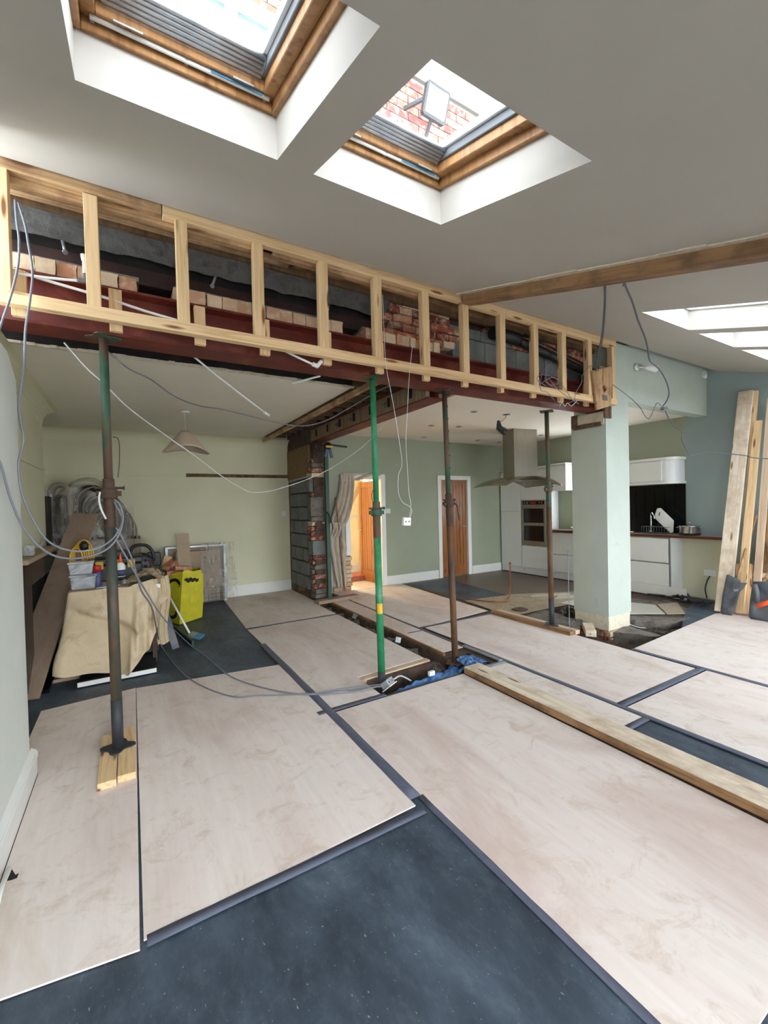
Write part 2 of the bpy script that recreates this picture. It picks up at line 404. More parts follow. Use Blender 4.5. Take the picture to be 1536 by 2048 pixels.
# ---- walls
gw = B()
for a, c, z0, z1 in ((-1.4, -.4, -.05, 2.6), (-.4, 1.2, 1.95, 2.6), (1.2, 3.5, -.05, 2.6), (3.5, 6.8, 1.95, 2.6), (6.8, 7.5, -.05, 2.6)): gw.box(a, c, -1.75, -1.6, z0, z1)  # unseen wall, its openings shaped to spread daylight over the floor
st(gw.mk('wall_garden', 'white_paint'))
for i_, (a, c, n_) in enumerate(((-.4, 1.2, 2), (3.5, 6.8, 3))):
    b = B()
    for k in range(n_+1): xx = a+(c-a-.05)*k/n_; b.box(xx, xx+.05, -1.7, -1.65, 0, 1.95)
    b.box(a, c, -1.7, -1.65, 1.90, 1.95); b.box(a, c, -1.7, -1.65, 0, .05)
    d_ = st(b.mk('window_%d' % (i_+2), 'upvc')); B().box(a, c, -1.68, -1.675, .05, 1.9).mk('pane', 'glass', d_)
pier = B().prism([(-.52, -1.6, -.02), (-.52, 3.08, -.02), (-.52, 3.08, 2.24), (-.52, 2.9, 2.34), (-.52, 2.5, 2.34), (-.52, 2.5, 3.1), (-.52, -1.6, 1.95)], (-.33, 0, 0)).mk('wall_left', 'pier_wall'); st(pier)
b = B().prism([(-.52, 3.12, -.0), (-.498, 3.14, 0), (-.498, 3.14, .14), (-.52, 3.12, .165)], (0, -4.6, 0))
b.prism([(-.498, 3.14, .10), (-.493, 3.14, .105), (-.493, 3.14, .13), (-.498, 3.14, .135)], (0, -4.6, 0))
st(b.mk('baseboard_left', 'gloss_white'))
st(B().box(-1.0, -.85, 3.05, 6.35, -.02, 2.72).mk('wall_chimney', 'cream_wall'))
st(B().box(-1.4, -1.25, 3.0, 7.7, -.02, 2.9).mk('wall_alcove', 'cream_wall'))
st(B().box(-1.4, 2.72, 7.6, 7.75, -.02, 3.06).mk('wall_back', 'cream_wall'))
# coving on back wall and chimney breast
def cove(b, p0, p1, inn, r=.16, up=(0, 0, 1), n=6):
    p0, p1, inn, up = V(p0), V(p1), V(inn), V(up)
    prof = [V((0, 0, 0))]+[inn*(r*(1-math.cos(t)))*1+up*(-r*(1-math.sin(t))) for t in [PI/2*i/n for i in range(n+1)]]
    prof = [V((0, 0, 0))]+[inn*(r-r*math.sin(PI/2*i/n))+up*(-(r-r*math.cos(PI/2*i/n))) for i in range(n+1)]
    b.hexa([p0+q for q in prof], [p1+q for q in prof]); return b
b = B(); cove(b, (-1.25, 7.6, 2.7), (2.5, 7.6, 2.7), (0, -1, 0)); st(b.mk('trim_1', 'cream_wall'))
b = B(); cove(b, (-.85, 3.3, 2.7), (-.85, 6.36, 2.7), (1, 0, 0)); st(b.mk('trim_2', 'cream_wall'))
b = B().box(-1.2, .80, 7.575, 7.6, 2.04, 2.085); b.box(-.85, -.835, 3.1, 6.35, 1.99, 2.02)
st(b.mk('trim_3', 'cream_wall'))
b = B().box(.80, 2.5, 7.575, 7.602, 2.03, 2.085).sub(5).jitter(.006, 18)
st(b.mk('trim_4', 'dirty_edge'))
b = B().box(-1.2, 2.5, 7.58, 7.6, 0, .16); b.box(-1.2, 2.5, 7.585, 7.6, .16, .19); st(b.mk('baseboard_back', 'gloss_white'))
# left room ceiling + kitchen ceiling
st(B().box(-1.4, 1.98, 3.92, 7.75, 2.70, 2.74).mk('ceiling_back', 'ceiling_paint_old'))
rag = B()
rnd = random.Random(3)
x = -1.2
while x < 1.98:
    w_ = rnd.uniform(.03, .09); rag.box(x, x+w_*.97, 3.92-rnd.uniform(.004, .028), 3.93, 2.697, 2.712+rnd.uniform(0, .008)); x += w_
stuff(rag.mk('broken_lath_edge', 'bare_plaster', bevel=0)); bpy.data.objects['broken_lath_edge']['kind'] = 'structure'
bpy.data.objects['broken_lath_edge'].name = 'trim_5'
st(B().box(4.85, 7.4, 3.13, 3.38, 2.75, 2.79).box(3.02, 7.4, 3.38, 7.0, 2.75, 2.79).mk('ceiling_kitchen', 'ceiling_paint_bounce'))
st(B().box(-1.4, 7.5, 3.45, 9.5, 3.02, 3.08).mk('ceiling_void', 'joist'))
# kitchen far wall with two door openings
kw = B()
Yk = 6.86
for x0, x1, z0, z1 in ((2.70, 3.36, 0, 3.05), (3.36, 4.02, 2.0, 3.05), (4.02, 5.40, 0, 3.05), (5.40, 6.12, 2.0, 3.05), (6.12, 7.6, 0, 3.05)):
    kw.box(x0, x1, Yk, Yk+.12, z0-.02, z1)
st(kw.mk('wall_kitchen_far', 'sage_wall'))
b = B().box(4.1, 5.31, Yk-.018, Yk, 0, .17); b.box(6.21, 7.05, Yk-.018, Yk, 0, .17); st(b.mk('baseboard_kitchen', 'gloss_white'))
# right wall with window opening hidden by the column
rw = B()
for y0, y1, z0, z1 in ((3.28, 4.25, -.02, 2.9), (4.25, 5.15, -.02, 1.15), (4.25, 5.15, 2.1, 2.9), (5.15, 7.0, -.02, 2.9)):
    rw.box(7.35, 7.5, y0, y1, z0, z1)
st(rw.mk('wall_kitchen_right', 'sage_wall'))
st(B().box(7.35, 7.5, -1.6, 3.28, -.02, 3.6).mk('wall_right', 'blue_wall'))
st(B().box(7.342, 7.35, 2.68, 3.40, 0, .90).mk('wall_unpainted', 'cream_wall'))
b = B()
for y in (4.25, 4.68, 5.11): b.box(7.37, 7.42, y, y+.04, 1.15, 2.1)
b.box(7.37, 7.42, 4.25, 5.15, 1.15, 1.19); b.box(7.37, 7.42, 4.25, 5.15, 2.06, 2.1)
wf = st(b.mk('window_1', 'upvc')); B().box(7.39, 7.395, 4.25, 5.15, 1.16, 2.09).mk('pane', 'glass', wf)
# header over the kitchen opening, and column
st(B().box(5.31, 7.35, 3.0, 3.16, 2.70, 3.40).mk('wall_header', 'sage_light'))
colu = st(B().box(4.84, 5.31, 3.0, 3.46, .11, 2.53).mk('wall_column', 'sage_light'))
st(B().box(4.90, 5.31, 3.0, 3.46, 2.53, 3.38).mk('wall_column_upper', 'sage_light'))
b = B().box(4.848, 5.302, 3.008, 3.452, -.06, .11).sub(8).jitter(.007, 14); b.mk('stripped_plaster', 'bare_plaster', colu)
b = B()
rr = random.Random(5)
for i in range(5):
    for j in range(4):
        pass
br_me = {}
def brick_mesh(L, D, H, amt=.004, seed=0, mat='brick_pale', cuts=2):
    key = (round(L, 3), round(D, 3), round(H, 3), seed, mat)
    if key not in br_me:
        q = B().box(-L/2, L/2, -D/2, D/2, -H/2, H/2)
        if cuts: q.sub(cuts)
        q.jitter(amt, 25, seed*3.1)
        if cuts: q.jitter(amt*.6, 60, seed)
        me = bpy.data.meshes.new('brick'); q.bm.to_mesh(me); q.bm.free(); me.materials.append(M(mat)); br_me[key] = me
    return br_me[key]
def put(me, name, loc, parent=None, rot=(0, 0, 0)):
    o = bpy.data.objects.new(name, me); C.objects.link(o)
    o.location = V(loc)-(wloc(parent) if parent else V((0, 0, 0))); o.rotation_euler = rot
    if parent: o.parent = parent
    return o
# brick footing below the column
b = B().box(4.86, 5.28, 3.03, 3.42, -.42, -.055); core = b.mk('footing_core', 'mortar_dark', colu)
for k, z in enumerate((-.10, -.175, -.25, -.325)):
    for i in range(2):
        put(brick_mesh(.2, .1, .062, .006, i+k, 'brick_pale' if k < 1 else 'brick_red'), 'brick', (4.95+i*.215+(k % 2)*.02, 3.04, z), colu)
        put(brick_mesh(.1, .2, .062, .006, i+k, 'brick_red'), 'brick', (4.87, 3.14+i*.215, z), colu)
# patch of broken plaster at the column head
b = B().box(4.825, 4.85, 3.02, 3.44, 2.40, 2.545); b.mk('raw_edge', 'bare_plaster', colu)
b = B().box(4.815, 4.845, 3.05, 3.42, 2.38, 2.43).sub(4).jitter(.01, 15); b.box(4.815, 4.845, 3.36, 3.44, 2.40, 2.56)
b.mk('mortar_bed', 'dirty_edge', colu)
b = B().box(4.80, 4.90, 2.985, 3.0, 2.46, 2.62).sub(3).jitter(.006, 15); b.mk('broken_corner', 'dirty_edge', colu)
b = B().box(4.885, 4.925, 2.98, 3.0, 2.46, 3.34); b.mk('raw_board_edge', 'dirty_edge', colu)
# ---- sloping ceiling with shafts
SK = [(-.12, .59, .955, 1.825), (.755, 1.48, .955, 1.825), (3.67, 4.45, 1.06, 1.95), (4.63, 5.38, 1.06, 1.95), (5.55, 6.27, 1.06, 1.95), (6.45, 7.15, 1.06, 1.95)]
TH = .18
xs = sorted(set([-.9, 2.5, 7.36]+[v for s_ in SK for v in s_[:2]])); ys = sorted(set([-1.6, 3.02]+[v for s_ in SK for v in s_[2:]]))
def cells(x_lo, x_hi, y_hi):
    b = B()
    XX = [x for x in xs if x_lo <= x <= x_hi]; YY = [y for y in ys if y < y_hi]+[y_hi]
    for x0, x1 in zip(XX, XX[1:]):
        for y0, y1 in zip(YY, YY[1:]):
            cx, cy = (x0+x1)/2, (y0+y1)/2
            if any(h[0] < cx < h[1] and h[2] < cy < h[3] for h in SK): continue
            q = [(x0, y0), (x1, y0), (x1, y1), (x0, y1)]
            b.hexa([(x, y, roof(y)) for x, y in q], [(x, y, roof(y)+TH) for x, y in q])
    return b
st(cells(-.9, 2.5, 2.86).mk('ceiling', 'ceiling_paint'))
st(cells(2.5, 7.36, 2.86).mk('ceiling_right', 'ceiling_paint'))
b = B()
q = [(-.9, 2.86), (7.36, 2.86), (7.36, 3.3), (-.9, 3.3)]
b.hexa([(x, y, roof(y)+.09) for x, y in q], [(x, y, roof(y)+.2) for x, y in q]); st(b.mk('roof_eaves', 'dark_void'))
# timber left in the ceiling where the dividing wall came out (two faces proud of the plaster)
def slope_box(b, x0, x1, y0, y1, n0, n1):
    q = [(x0, y0), (x1, y0), (x1, y1), (x0, y1)]
    return b.hexa([(x, y, roof(y)+n0) for x, y in q], [(x, y, roof(y)+n1) for x, y in q])
t = timber('ceiling_beam', (2.575, -1.5, roof(-1.5)-.035), (2.575, 2.84, roof(2.84)-.035), .09, .10, 'pine_brown', side=(0, 0, 1))
tag(t, 'long brown timber batten fixed under the sloping white ceiling', 'beam')
b = B()
rnd = random.Random(9)
yy = -1.4
while yy < 2.8:
    L = rnd.uniform(.05, .2)
    slope_box(b, 2.49-rnd.uniform(.0, .016), 2.53, yy, yy+L, -.008, .0)
    slope_box(b, 2.62, 2.635+rnd.uniform(.0, .02), yy, yy+L, -.006, .0); yy += L
st(b.mk('trim_6', 'bare_plaster'))

# ---- roof windows
def skylight(k, x0, x1, y0, y1, label, detail=True):
    OK_ = 'oak' if detail else 'upvc'
    zc = roof(y1)+TH
    w_ = thing('roof_window', ((x0+x1)/2, (y0+y1)/2, roof((y0+y1)/2)+TH), label, 'skylight')
    def fr(name, ins, th, n0, n1, mat, only=None):
        b = B(); a0, a1, c0, c1 = x0+ins, x1-ins, y0+ins, y1-ins
        slope_box(b, a0, a0+th, c0, c1, n0, n1); slope_box(b, a1-th, a1, c0, c1, n0, n1)
        slope_box(b, a0+th, a1-th, c0, c0+th, n0, n1); slope_box(b, a0+th, a1-th, c1-th, c1, n0, n1)
        return b.mk(name, mat, w_, bevel=.003)
    fr('frame', -.03, .052, TH+.0, TH+.11, OK_)
    fr('sash', .022, .045, TH+.045, TH+.125, OK_)
    fr('sash_seal', .060, .02, TH+.09, TH+.15, 'pipe_grey')
    fr('alloy_trim', .078, .02, TH+.13, TH+.165, 'upvc')
    b = B(); slope_box(b, x0+.07, x1-.07, y0+.07, y1-.07, TH+.138, TH+.144); b.mk('pane', 'glass', w_)
    if detail:
        b = B()
        for i in range(5):
            yv = y1-.086-i*.016
            b.tube([(x0+.085, yv, roof(yv)+TH+.085+i*.009), (x1-.085, yv, roof(yv)+TH+.085+i*.009)], .0095, 8)
        b.mk('rolled_blind', 'galv', w_)
        yv = y1-.012; zz = roof(yv)+TH+.03
        b = B().tube([(x0+.05, yv-.028, zz), (x1-.04, yv-.028, zz)], .0085, 8)
        bar = b.mk('control_bar', 'plastic_white', w_)
        b = B()
        for u in (.08, .5, .92):
            xx = x0+(x1-x0)*u; b.box(xx-.006, xx+.006, yv-.036, yv+.012, zz-.004, zz+.05)
        b.mk('bar_bracket', 'galv', w_)
        b = B().box(x0+.62*(x1-x0), x0+.9*(x1-x0), yv-.040, yv-.037, zz-.008, zz+.006); b.mk('bar_label', 'teal_brush', bar)
        b = B(); slope_box(b, x0+.12, x0+.21, y1-.072, y1-.067, TH+.040, TH+.046); slope_box(b, x1-.19, x1-.11, y1-.072, y1-.067, TH+.040, TH+.046)
        b.mk('hinge_plate', 'galv', w_)
    # tiles outside as an upstand
    return w_
skylight(0, *SK[0], 'oak framed roof window at the top left, a house window seen through its glass')
skylight(1, *SK[1], 'oak framed roof window, second from the left, a floodlight seen through its glass')
skylight(2, *SK[2], 'plain roof window right of the ceiling batten, nearest the batten', False)
skylight(3, *SK[3], 'middle one of the small bright roof windows in the right ceiling slope', False)
skylight(4, *SK[4], 'furthest visible bright roof window towards the pale blue wall', False)
skylight(5, *SK[5], 'roof window in the right slope just outside the row seen, by the blue wall', False)

# ---- house wall above the roof, seen through the roof windows
YO = 3.2
hw = st(B().box(-2.5, 8.5, YO+.012, YO+.3, 3.42, 7.5).mk('wall_house_outer', 'mortar'))
def bk_out(x0, x1, z0, z1):
    z = z0; k = 0
    while z < z1:
        x = x0-(.11 if k % 2 else 0)
        while x < x1:
            put(brick_mesh(.215, .05, .065, .003, k % 3, 'brick_out', 1), 'brick', (x+.1075, YO+.003, z+.0325), hw)
            x += .225
        z += .075; k += 1
bk_out(1.45, 3.75, 4.40, 5.30)
bk_out(.2, 1.45, 5.17, 5.46)
hw2 = B().box(-2.5, 1.62, YO-.025, YO+.02, 5.46, 5.70).mk('lintel', 'concrete_out', hw)
B().box(1.7, 4.6, YO-.015, YO+.02, 5.36, 5.66).mk('render_band', 'concrete_out', hw)
b = B().box(-2.5, 8, YO-.3, YO-.27, 5.74, 5.92); b.box(-2.5, 8, YO-.3, YO, 5.72, 5.75); b.mk('fascia', 'upvc', hw)
b = B().box(2.62, 2.63, YO-.31, YO-.295, 5.73, 5.93); b.mk('fascia_joint', 'cable_dark', hw)
# upper floor window with white bars
win = thing('upstairs_window', (.35, YO, 4.45), 'white framed upstairs window of the house seen through the left roof window', 'window')
b = B(); X0, X1, Z0, Z1 = -.9, 1.55, 4.45, 5.16
b.box(X0, X1, YO-.05, YO+.03, Z0, Z0+.09); b.box(X0, X1, YO-.05, YO+.03, Z1-.09, Z1)
b.box(X0, X0+.07, YO-.05, YO+.03, Z0, Z1); b.box(X1-.07, X1, YO-.05, YO+.03, Z0, Z1); b.box(X0-.05, X1+.05, YO-.14, YO, Z0-.05, Z0)
b.mk('frame', 'upvc', win, bevel=.004)
for xm in (-.1, .68): B().box(xm, xm+.08, YO-.055, YO+.03, Z0+.02, Z1).mk('mullion', 'upvc', win, bevel=.004)
for xa, xb in ((-.83, -.1), (-.02, .68), (.76, 1.48)): B().box(xa, xb, YO-.01, YO-.002, Z0+.09, Z1-.09).mk('pane', 'painted_sky_glass', win)
# small white vent box
o = B().box(3.20, 3.52, YO-.10, YO-.022, 4.66, 5.02); tag(o.mk('meter_box', 'upvc', bevel=.01), 'small white box on the brick wall, seen through the second roof window', 'box')
# floodlight
fl = thing('floodlight', (2.5, YO-.02, 4.95), 'square floodlight with a black rim on the brick wall outside, seen through roof window', 'lamp')
ctr = py(871, 208, YO-.25); nrm = V((.04, -.93, -.36)).normalized(); ux = V((0, 0, 1)).cross(nrm).normalized(); uy = nrm.cross(ux)
def fpl(u, v, n): return ctr+ux*u*.74+uy*v*.78+nrm*n
b = B().hexa([fpl(u, v, -.02) for u, v in ((-.17, -.13), (-.15, -.15), (.15, -.15), (.17, -.13), (.17, .13), (.15, .15), (-.15, .15), (-.17, .13))], [fpl(u, v, .02) for u, v in ((-.17, -.13), (-.15, -.15), (.15, -.15), (.17, -.13), (.17, .13), (.15, .15), (-.15, .15), (-.17, .13))])
b.mk('housing', 'black_plastic', fl)
b = B().hexa([fpl(u, v, .02) for u, v in ((-.14, -.12), (.14, -.12), (.14, .12), (-.14, .12))], [fpl(u, v, .025) for u, v in ((-.14, -.12), (.14, -.12), (.14, .12), (-.14, .12))])
b.mk('lens', 'upvc', fl)
b = B().hexa([fpl(u, v, .026) for u, v in ((-.05, -.04), (.05, -.04), (.05, .04), (-.05, .04))], [fpl(u, v, .03) for u, v in ((-.05, -.04), (.05, -.04), (.05, .04), (-.05, .04))]); b.mk('led_panel', 'tape_pale', fl)
B().bar(fpl(-.15, 0, -.03), (ctr.x-.2, YO-.06, ctr.z+.02), .03, .02).mk('bracket', 'black_plastic', fl); B().bar(fpl(0, -.1, -.02), (ctr.x, YO-.06, ctr.z-.22), .03, .02).mk('bracket', 'black_plastic', fl)
b = B().tube([(ctr.x, YO-.10, ctr.z-.24), (ctr.x, YO-.05, ctr.z-.17)], .045, 12); b.mk('sensor', 'tape_pale', fl)

# ---- the exposed wall strip above the steel
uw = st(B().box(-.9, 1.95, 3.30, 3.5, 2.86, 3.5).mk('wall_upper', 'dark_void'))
b = B().box(-.9, 1.95, 3.26, 3.30, 2.97, 3.10).sub(3).jitter(.006, 9); b.mk('old_steel_web', 'old_steel', uw)
b = B().box(-.9, 1.95, 3.17, 3.29, 2.955, 2.975); b.mk('old_steel_flange', 'old_steel', uw)
b = B()
def wavy(u, v):
    x = -.9+u*2.85
    z = 3.255-v*(.125+.02*noise.noise(V((x*3, 0, 1)))+.012*noise.noise(V((x*11, 0, 1))))
    y = 3.14+.012*noise.noise(V((x*6, z*20, 2)))+.05*v*v
    return (x, y, z)
b.grid(wavy, 120, 8, False); b.mk('concrete_band', 'band_concrete', uw, solid=.03)
b = B().box(-.9, 4.8, 3.10, 3.14, 3.24, 3.30).mk('old_wall_plate', 'joist', uw)
timber('trimmer', (-.9, 3.06, 3.285), (1.05, 3.06, 3.285), .05, .05, 'pine_old', uw)
timber('trimmer', (1.1, 3.07, 3.31), (4.8, 3.07, 3.31), .06, .05, 'pine_brown', uw)
# header bricks standing on the steel
rnd = random.Random(11)
x = -.62; gaps = ((.10, .27), (1.52, 1.66), (-.24, -.19))
while x < 2.42:
    wd = .1 if x < 1.9 else rnd.uniform(.06, .075)
    if not any(a - .02 < x+wd/2 < b_ for a, b_ in gaps):
        put(brick_mesh(wd-.006, .2, .085, .004, rnd.randrange(6)), 'brick', (x+wd/2, 3.165+rnd.uniform(-.012, .01), 2.895), uw, (0, 0, rnd.uniform(-.04, .04)))
    x += wd
for a, c in ((-.7, .09), (.30, 1.5), (1.68, 1.9)):
    B().box(a, c, 3.10, 3.27, 2.937, 2.962).sub(3).jitter(.006, 12).mk('mortar_bed', 'mortar', uw)
# brick jumble between studs
st(B().box(1.95, 2.72, 3.22, 3.5, 2.86, 3.5).mk('wall_upper_brick', 'mortar_dark'))
ub = bpy.data.objects['wall_upper_brick']
for r_ in range(5):
    x = 1.9+(r_ % 2)*.06
    while x < 2.64:
        L = rnd.choice((.1, .2, .14))
        put(brick_mesh(L-.012, .09, .058, .006, rnd.randrange(6), 'brick_red' if rnd.random() < .75 else 'brick_pale'), 'brick', (x+L/2, 3.19+rnd.uniform(-.015, .01), 2.98+r_*.07), ub, (0, rnd.uniform(-.04, .04), 0)); x += L
# concrete blocks further right
cb = st(B().box(2.72, 4.86, 3.24, 3.5, 2.86, 3.5).mk('wall_upper_block', 'mortar_dark'))
x = 2.66
for i, (L, H) in enumerate(((.42, .215), (.44, .215), (.44, .215), (.44, .215), (.42, .215))):
    put(brick_mesh(L-.008, .1, H, .003, i, 'block'), 'block', (x+L/2, 3.2, 2.975), cb); 
    put(brick_mesh(L-.008, .1, .09, .003, i, 'block' if i < 2 else 'brick_red'), 'block', (x+L/2-.06, 3.2, 3.14), cb); x += L
for i in range(14):
    put(brick_mesh(.2, .09, .06, .005, i % 5, 'brick_red'), 'brick', (3.2+(i % 7)*.215+(i//7)*.1, 3.2, 3.215+(i//7)*.07), cb)

# ---- new red steel beam
sb = thing('steel_beam', (2.0, 3.15, 2.56), 'dark red painted steel I-beam spanning the opening on props', 'steel beam')
B().box(-.9, 4.86, 3.05, 3.25, 2.56, 2.575).mk('bottom_flange', 'red_steel', sb)
B().box(-.9, 4.86, 3.05, 3.25, 2.835, 2.85).mk('top_flange', 'red_steel', sb)
B().box(-.9, 4.86, 3.142, 3.158, 2.575, 2.835).mk('web', 'red_steel', sb)
B().box(-.9, 4.8, 3.255, 3.30, 2.60, 2.9).mk('packing_timber', 'dark_void', sb)
# zinc bolts through the old steel
for i, (a, c) in enumerate((((124, 478), (130, 503)), ((433, 548), (425, 571)), ((659, 610), (655, 618)))):
    p0 = py(*a, 3.2); p1 = py(*c, 3.12)
    bo = B().cyl(p0, p1, .008, 8); bo.cyl(p1, p1+(p1-p0).normalized()*.012, .015, 6)
    tag(bo.mk('bolt', 'galv'), ('zinc bolt sticking out of the dark steel, leftmost by the first studs', 'zinc bolt sticking out of the dark steel between third and fourth studs', 'zinc bolt end half hidden behind the fifth stud')[i], 'bolt')

# ---- timber stud frame in front of the beam
fr = thing('stud_frame', (2.0, 2.92, 2.58), 'pale pine stud frame running under the ceiling in front of red steel', 'timber frame')
FY = 2.905
timber('bottom_plate', (-.9, FY, 2.617), (4.50, FY, 2.617), .066, .055, 'pine', fr)
timber('bottom_plate', (4.745, FY, 2.625), (4.87, FY, 2.625), .07, .055, 'pine', fr)
timber('top_plate', (-.9, FY, 3.318), (.215, FY, 3.318), .10, .055, 'pine_old', fr)
timber('top_plate', (.22, FY, 3.305), (2.55, FY, 3.305), .09, .055, 'pine', fr)
timber('top_plate', (2.565, FY, 3.29), (4.87, FY, 3.29), .085, .055, 'pine', fr)
timber('old_plate', (-.9, FY+.055, 3.262), (.75, FY+.055, 3.262), .05, .05, 'pine_old', fr)
timber('old_plate', (.9, FY+.06, 3.255), (2.2, FY+.06, 3.255), .03, .05, 'pine_old', fr)
SX = [-.53, -.136, .322, .783, 1.247, 1.701, 2.161, 2.595, 3.046, 3.503, 3.935, 4.377, 4.817]
for i, x in enumerate(SX):
    zt = 3.30 if i == 0 else 3.262
    w_ = .078 if i < 1 else .067
    timber('stud', (x, FY+.004, 2.648), (x+.003*math.sin(i*5), FY+.004, zt), w_, .062, 'pine', fr, side=(1, 0, 0))
for i, x in enumerate(SX[:-1]):
    xx = x+(.10 if i in (1, 2) else .055)
    timber('noggin', (xx, FY+.07, 2.555), (xx, FY+.07, 2.80), .066, .035, 'pine', fr, side=(1, 0, 0))
# ceiling edge shadow gap
# bracket board with a diamond hole at the right end
bd = thing('bracket_board', (4.57, 2.86, 2.5), 'short knotty pine board with a diamond shaped hole, right end of stud frame', 'board')
A, B2, C2, D2 = (py(x, y, 2.868) for x, y in ((1182, 742), (1221, 733), (1219, 812), (1190, 821)))
hc = py(1205, 778, 2.868); hs = [hc+V((dx, 0, dz)) for dx, dz in ((-.05, .0), (0, .045), (.05, 0), (0, -.045))]
b = B()
outer = [A, B2, C2, D2]; inner = [hs[0], hs[1], hs[2], hs[3]]
bm = b.bm
vo_ = [bm.verts.new(p) for p in outer]; vi = [bm.verts.new(p) for p in inner]
for k in range(4): bm.faces.new([vo_[k], vo_[(k+1) % 4], vi[(k+1) % 4], vi[k]])
r_ = bmesh.ops.extrude_face_region(bm, geom=bm.faces[:])
for v in [e for e in r_['geom'] if isinstance(e, bmesh.types.BMVert)]: v.co.y -= .022
b.mk('board', 'pine_old', bd)
b = B().box(hc.x-.04, hc.x+.04, 2.835, 2.845, hc.z-.13, hc.z-.075); b.mk('stamp_mark', 'mortar', bd)
timber('batten', (4.62, 2.90, 2.65), (4.62, 2.90, 3.0), .10, .035, 'pine_old', bd, side=(1, 0, 0))

# ---- spine steel with joists
sp = thing('spine_beam', (2.55, 4.7, 2.5), 'red steel beam packed with marked timber, running back over the trench', 'steel beam')
B().box(2.45, 2.65, 3.26, 6.35, 2.50, 2.513).mk('bottom_flange', 'red_steel', sp)
B().box(2.45, 2.65, 3.26, 6.35, 2.69, 2.703).mk('top_flange', 'red_steel', sp)
B().box(2.545, 2.555, 3.26, 6.35, 2.513, 2.69).mk('web', 'red_steel', sp)
timber('web_packer', (2.475, 3.3, 2.6), (2.475, 6.3, 2.6), .175, .045, 'sheathing', sp)
timber('web_packer', (2.625, 3.3, 2.6), (2.625, 6.3, 2.6), .175, .045, 'sheathing', sp)
for i in range(7):
    y = 3.55+i*.42
    b = B().box(2.443, 2.452, y-.022, y-.008, 2.56, 2.66); b.box(2.443, 2.452, y+.008, y+.022, 2.56, 2.66); b.mk('strap', 'black_plastic', sp)
for i, y in enumerate((4.05, 4.9, 5.3)):
    b = B().tube([(2.452, y, 2.6), (2.41, y, 2.6)], .009, 8); b.box(2.445, 2.452, y-.03, y+.03, 2.592, 2.608); b.box(2.445, 2.452, y-.008, y+.008, 2.57, 2.63); b.mk('bolt', 'cable_dark', sp)
jo = st(B().box(1.98, 3.04, 3.30, 7.6, 2.93, 2.96).mk('ceiling_opening', 'joist'))
jo.name = 'ceiling_floorboards'
for i in range(15):
    y = 3.42+i*.29
    for (a, c) in ((2.0, 2.44), (2.66, 3.02)):
        o = timber('joist', (a, y, 2.825), (c, y, 2.825), .17, .045, 'joist', jo)
for i in range(9):
    B().box(2.0, 3.02, 3.3+i*.47, 3.3+i*.47+.45, 2.912, 2.93).mk('floorboard', 'joist', jo)
t = timber('ceiling_batten', (2.02, 3.30, 2.655), (2.02, 7.4, 2.655), .05, .05, 'pine_brown'); t.data.materials[0] = M('pine_old')
tag(t, 'long timber batten along the left edge of the ceiling opening', 'batten')
t = timber('ceiling_batten', (3.0, 3.30, 2.69), (3.0, 6.1, 2.69), .07, .05, 'pine_old')
tag(t, 'long timber batten along the kitchen side of the ceiling opening', 'batten')
B().box(3.02, 4.82, 3.27, 3.40, 2.66, 2.76).sub(2).jitter(.004, 9).mk('trim_7', 'mortar'); st(bpy.data.objects['trim_7'])
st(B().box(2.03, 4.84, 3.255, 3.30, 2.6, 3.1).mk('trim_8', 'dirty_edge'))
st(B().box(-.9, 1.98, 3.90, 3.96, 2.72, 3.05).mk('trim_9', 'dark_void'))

# ---- stub of the spine wall: blockwork with toothed brick end
sw = thing('wall_stub', (2.6, 6.9, 0), 'stub of the removed wall showing grey blocks and broken brick edge', 'wall')
sw['kind'] = 'structure'; sw.name = 'wall_spine'
core = B(); core.box(2.53, 2.70, 6.42, 6.95, 0, 2.5); core.box(2.53, 2.70, 6.95, 7.3, .13, 2.5); core.box(2.53, 2.70, 7.3, 7.6, 0, 2.5); core.box(2.50, 2.75, 6.4, 7.6, 2.5, 2.93)
core.mk('core', 'mortar_dark', sw)
B().box(2.505, 2.53, 7.5, 7.6, 0, 2.2).sub(4).jitter(.008, 9).mk('plaster_edge', 'dirty_edge', sw)
B().box(2.49, 2.53, 6.55, 7.6, 1.98, 2.5).sub(5).jitter(.006, 14).mk('render_patch', 'chipboard_old', sw)
B().bar((2.49, 6.55, 1.985), (2.49, 7.5, 1.96), .025, .02).mk('lintel_edge', 'galv', sw)
for r_ in range(8):
    z = .14+r_*.228+.108
    segs = ((6.66, 7.06), (7.07, 7.47)) if r_ % 2 else ((6.66, 6.86), (6.87, 7.27), (7.28, 7.48))
    for (a, c) in segs:
        if z+.108 > 2.0: continue
        put(brick_mesh(.09, c-a-.022, .200, .004, r_ % 3, 'block'), 'block', (2.528, (a+c)/2, z), sw)
rnd = random.Random(21)
z = .04; k = 0
while z < 2.36:
    tall = z > .2 and k % 9 == 8
    h = .30 if (k in (15,)) else .065
    d = rnd.uniform(-.05, .05)
    mt = rnd.choice(('brick_red', 'brick_red', 'brick_pale', 'mortar'))
    if k in (9, 17, 22): mt = 'block'; h = .22
    if z+h > 2.42: break
    put(brick_mesh(.2, .20, h, .010, k % 5, mt), 'brick' if mt != 'block' else 'block', (2.60+rnd.uniform(-.03, .02), 6.52+d*.8, z+h/2), sw, (0, 0, rnd.uniform(-.12, .12)))
    z += h+.012; k += 1
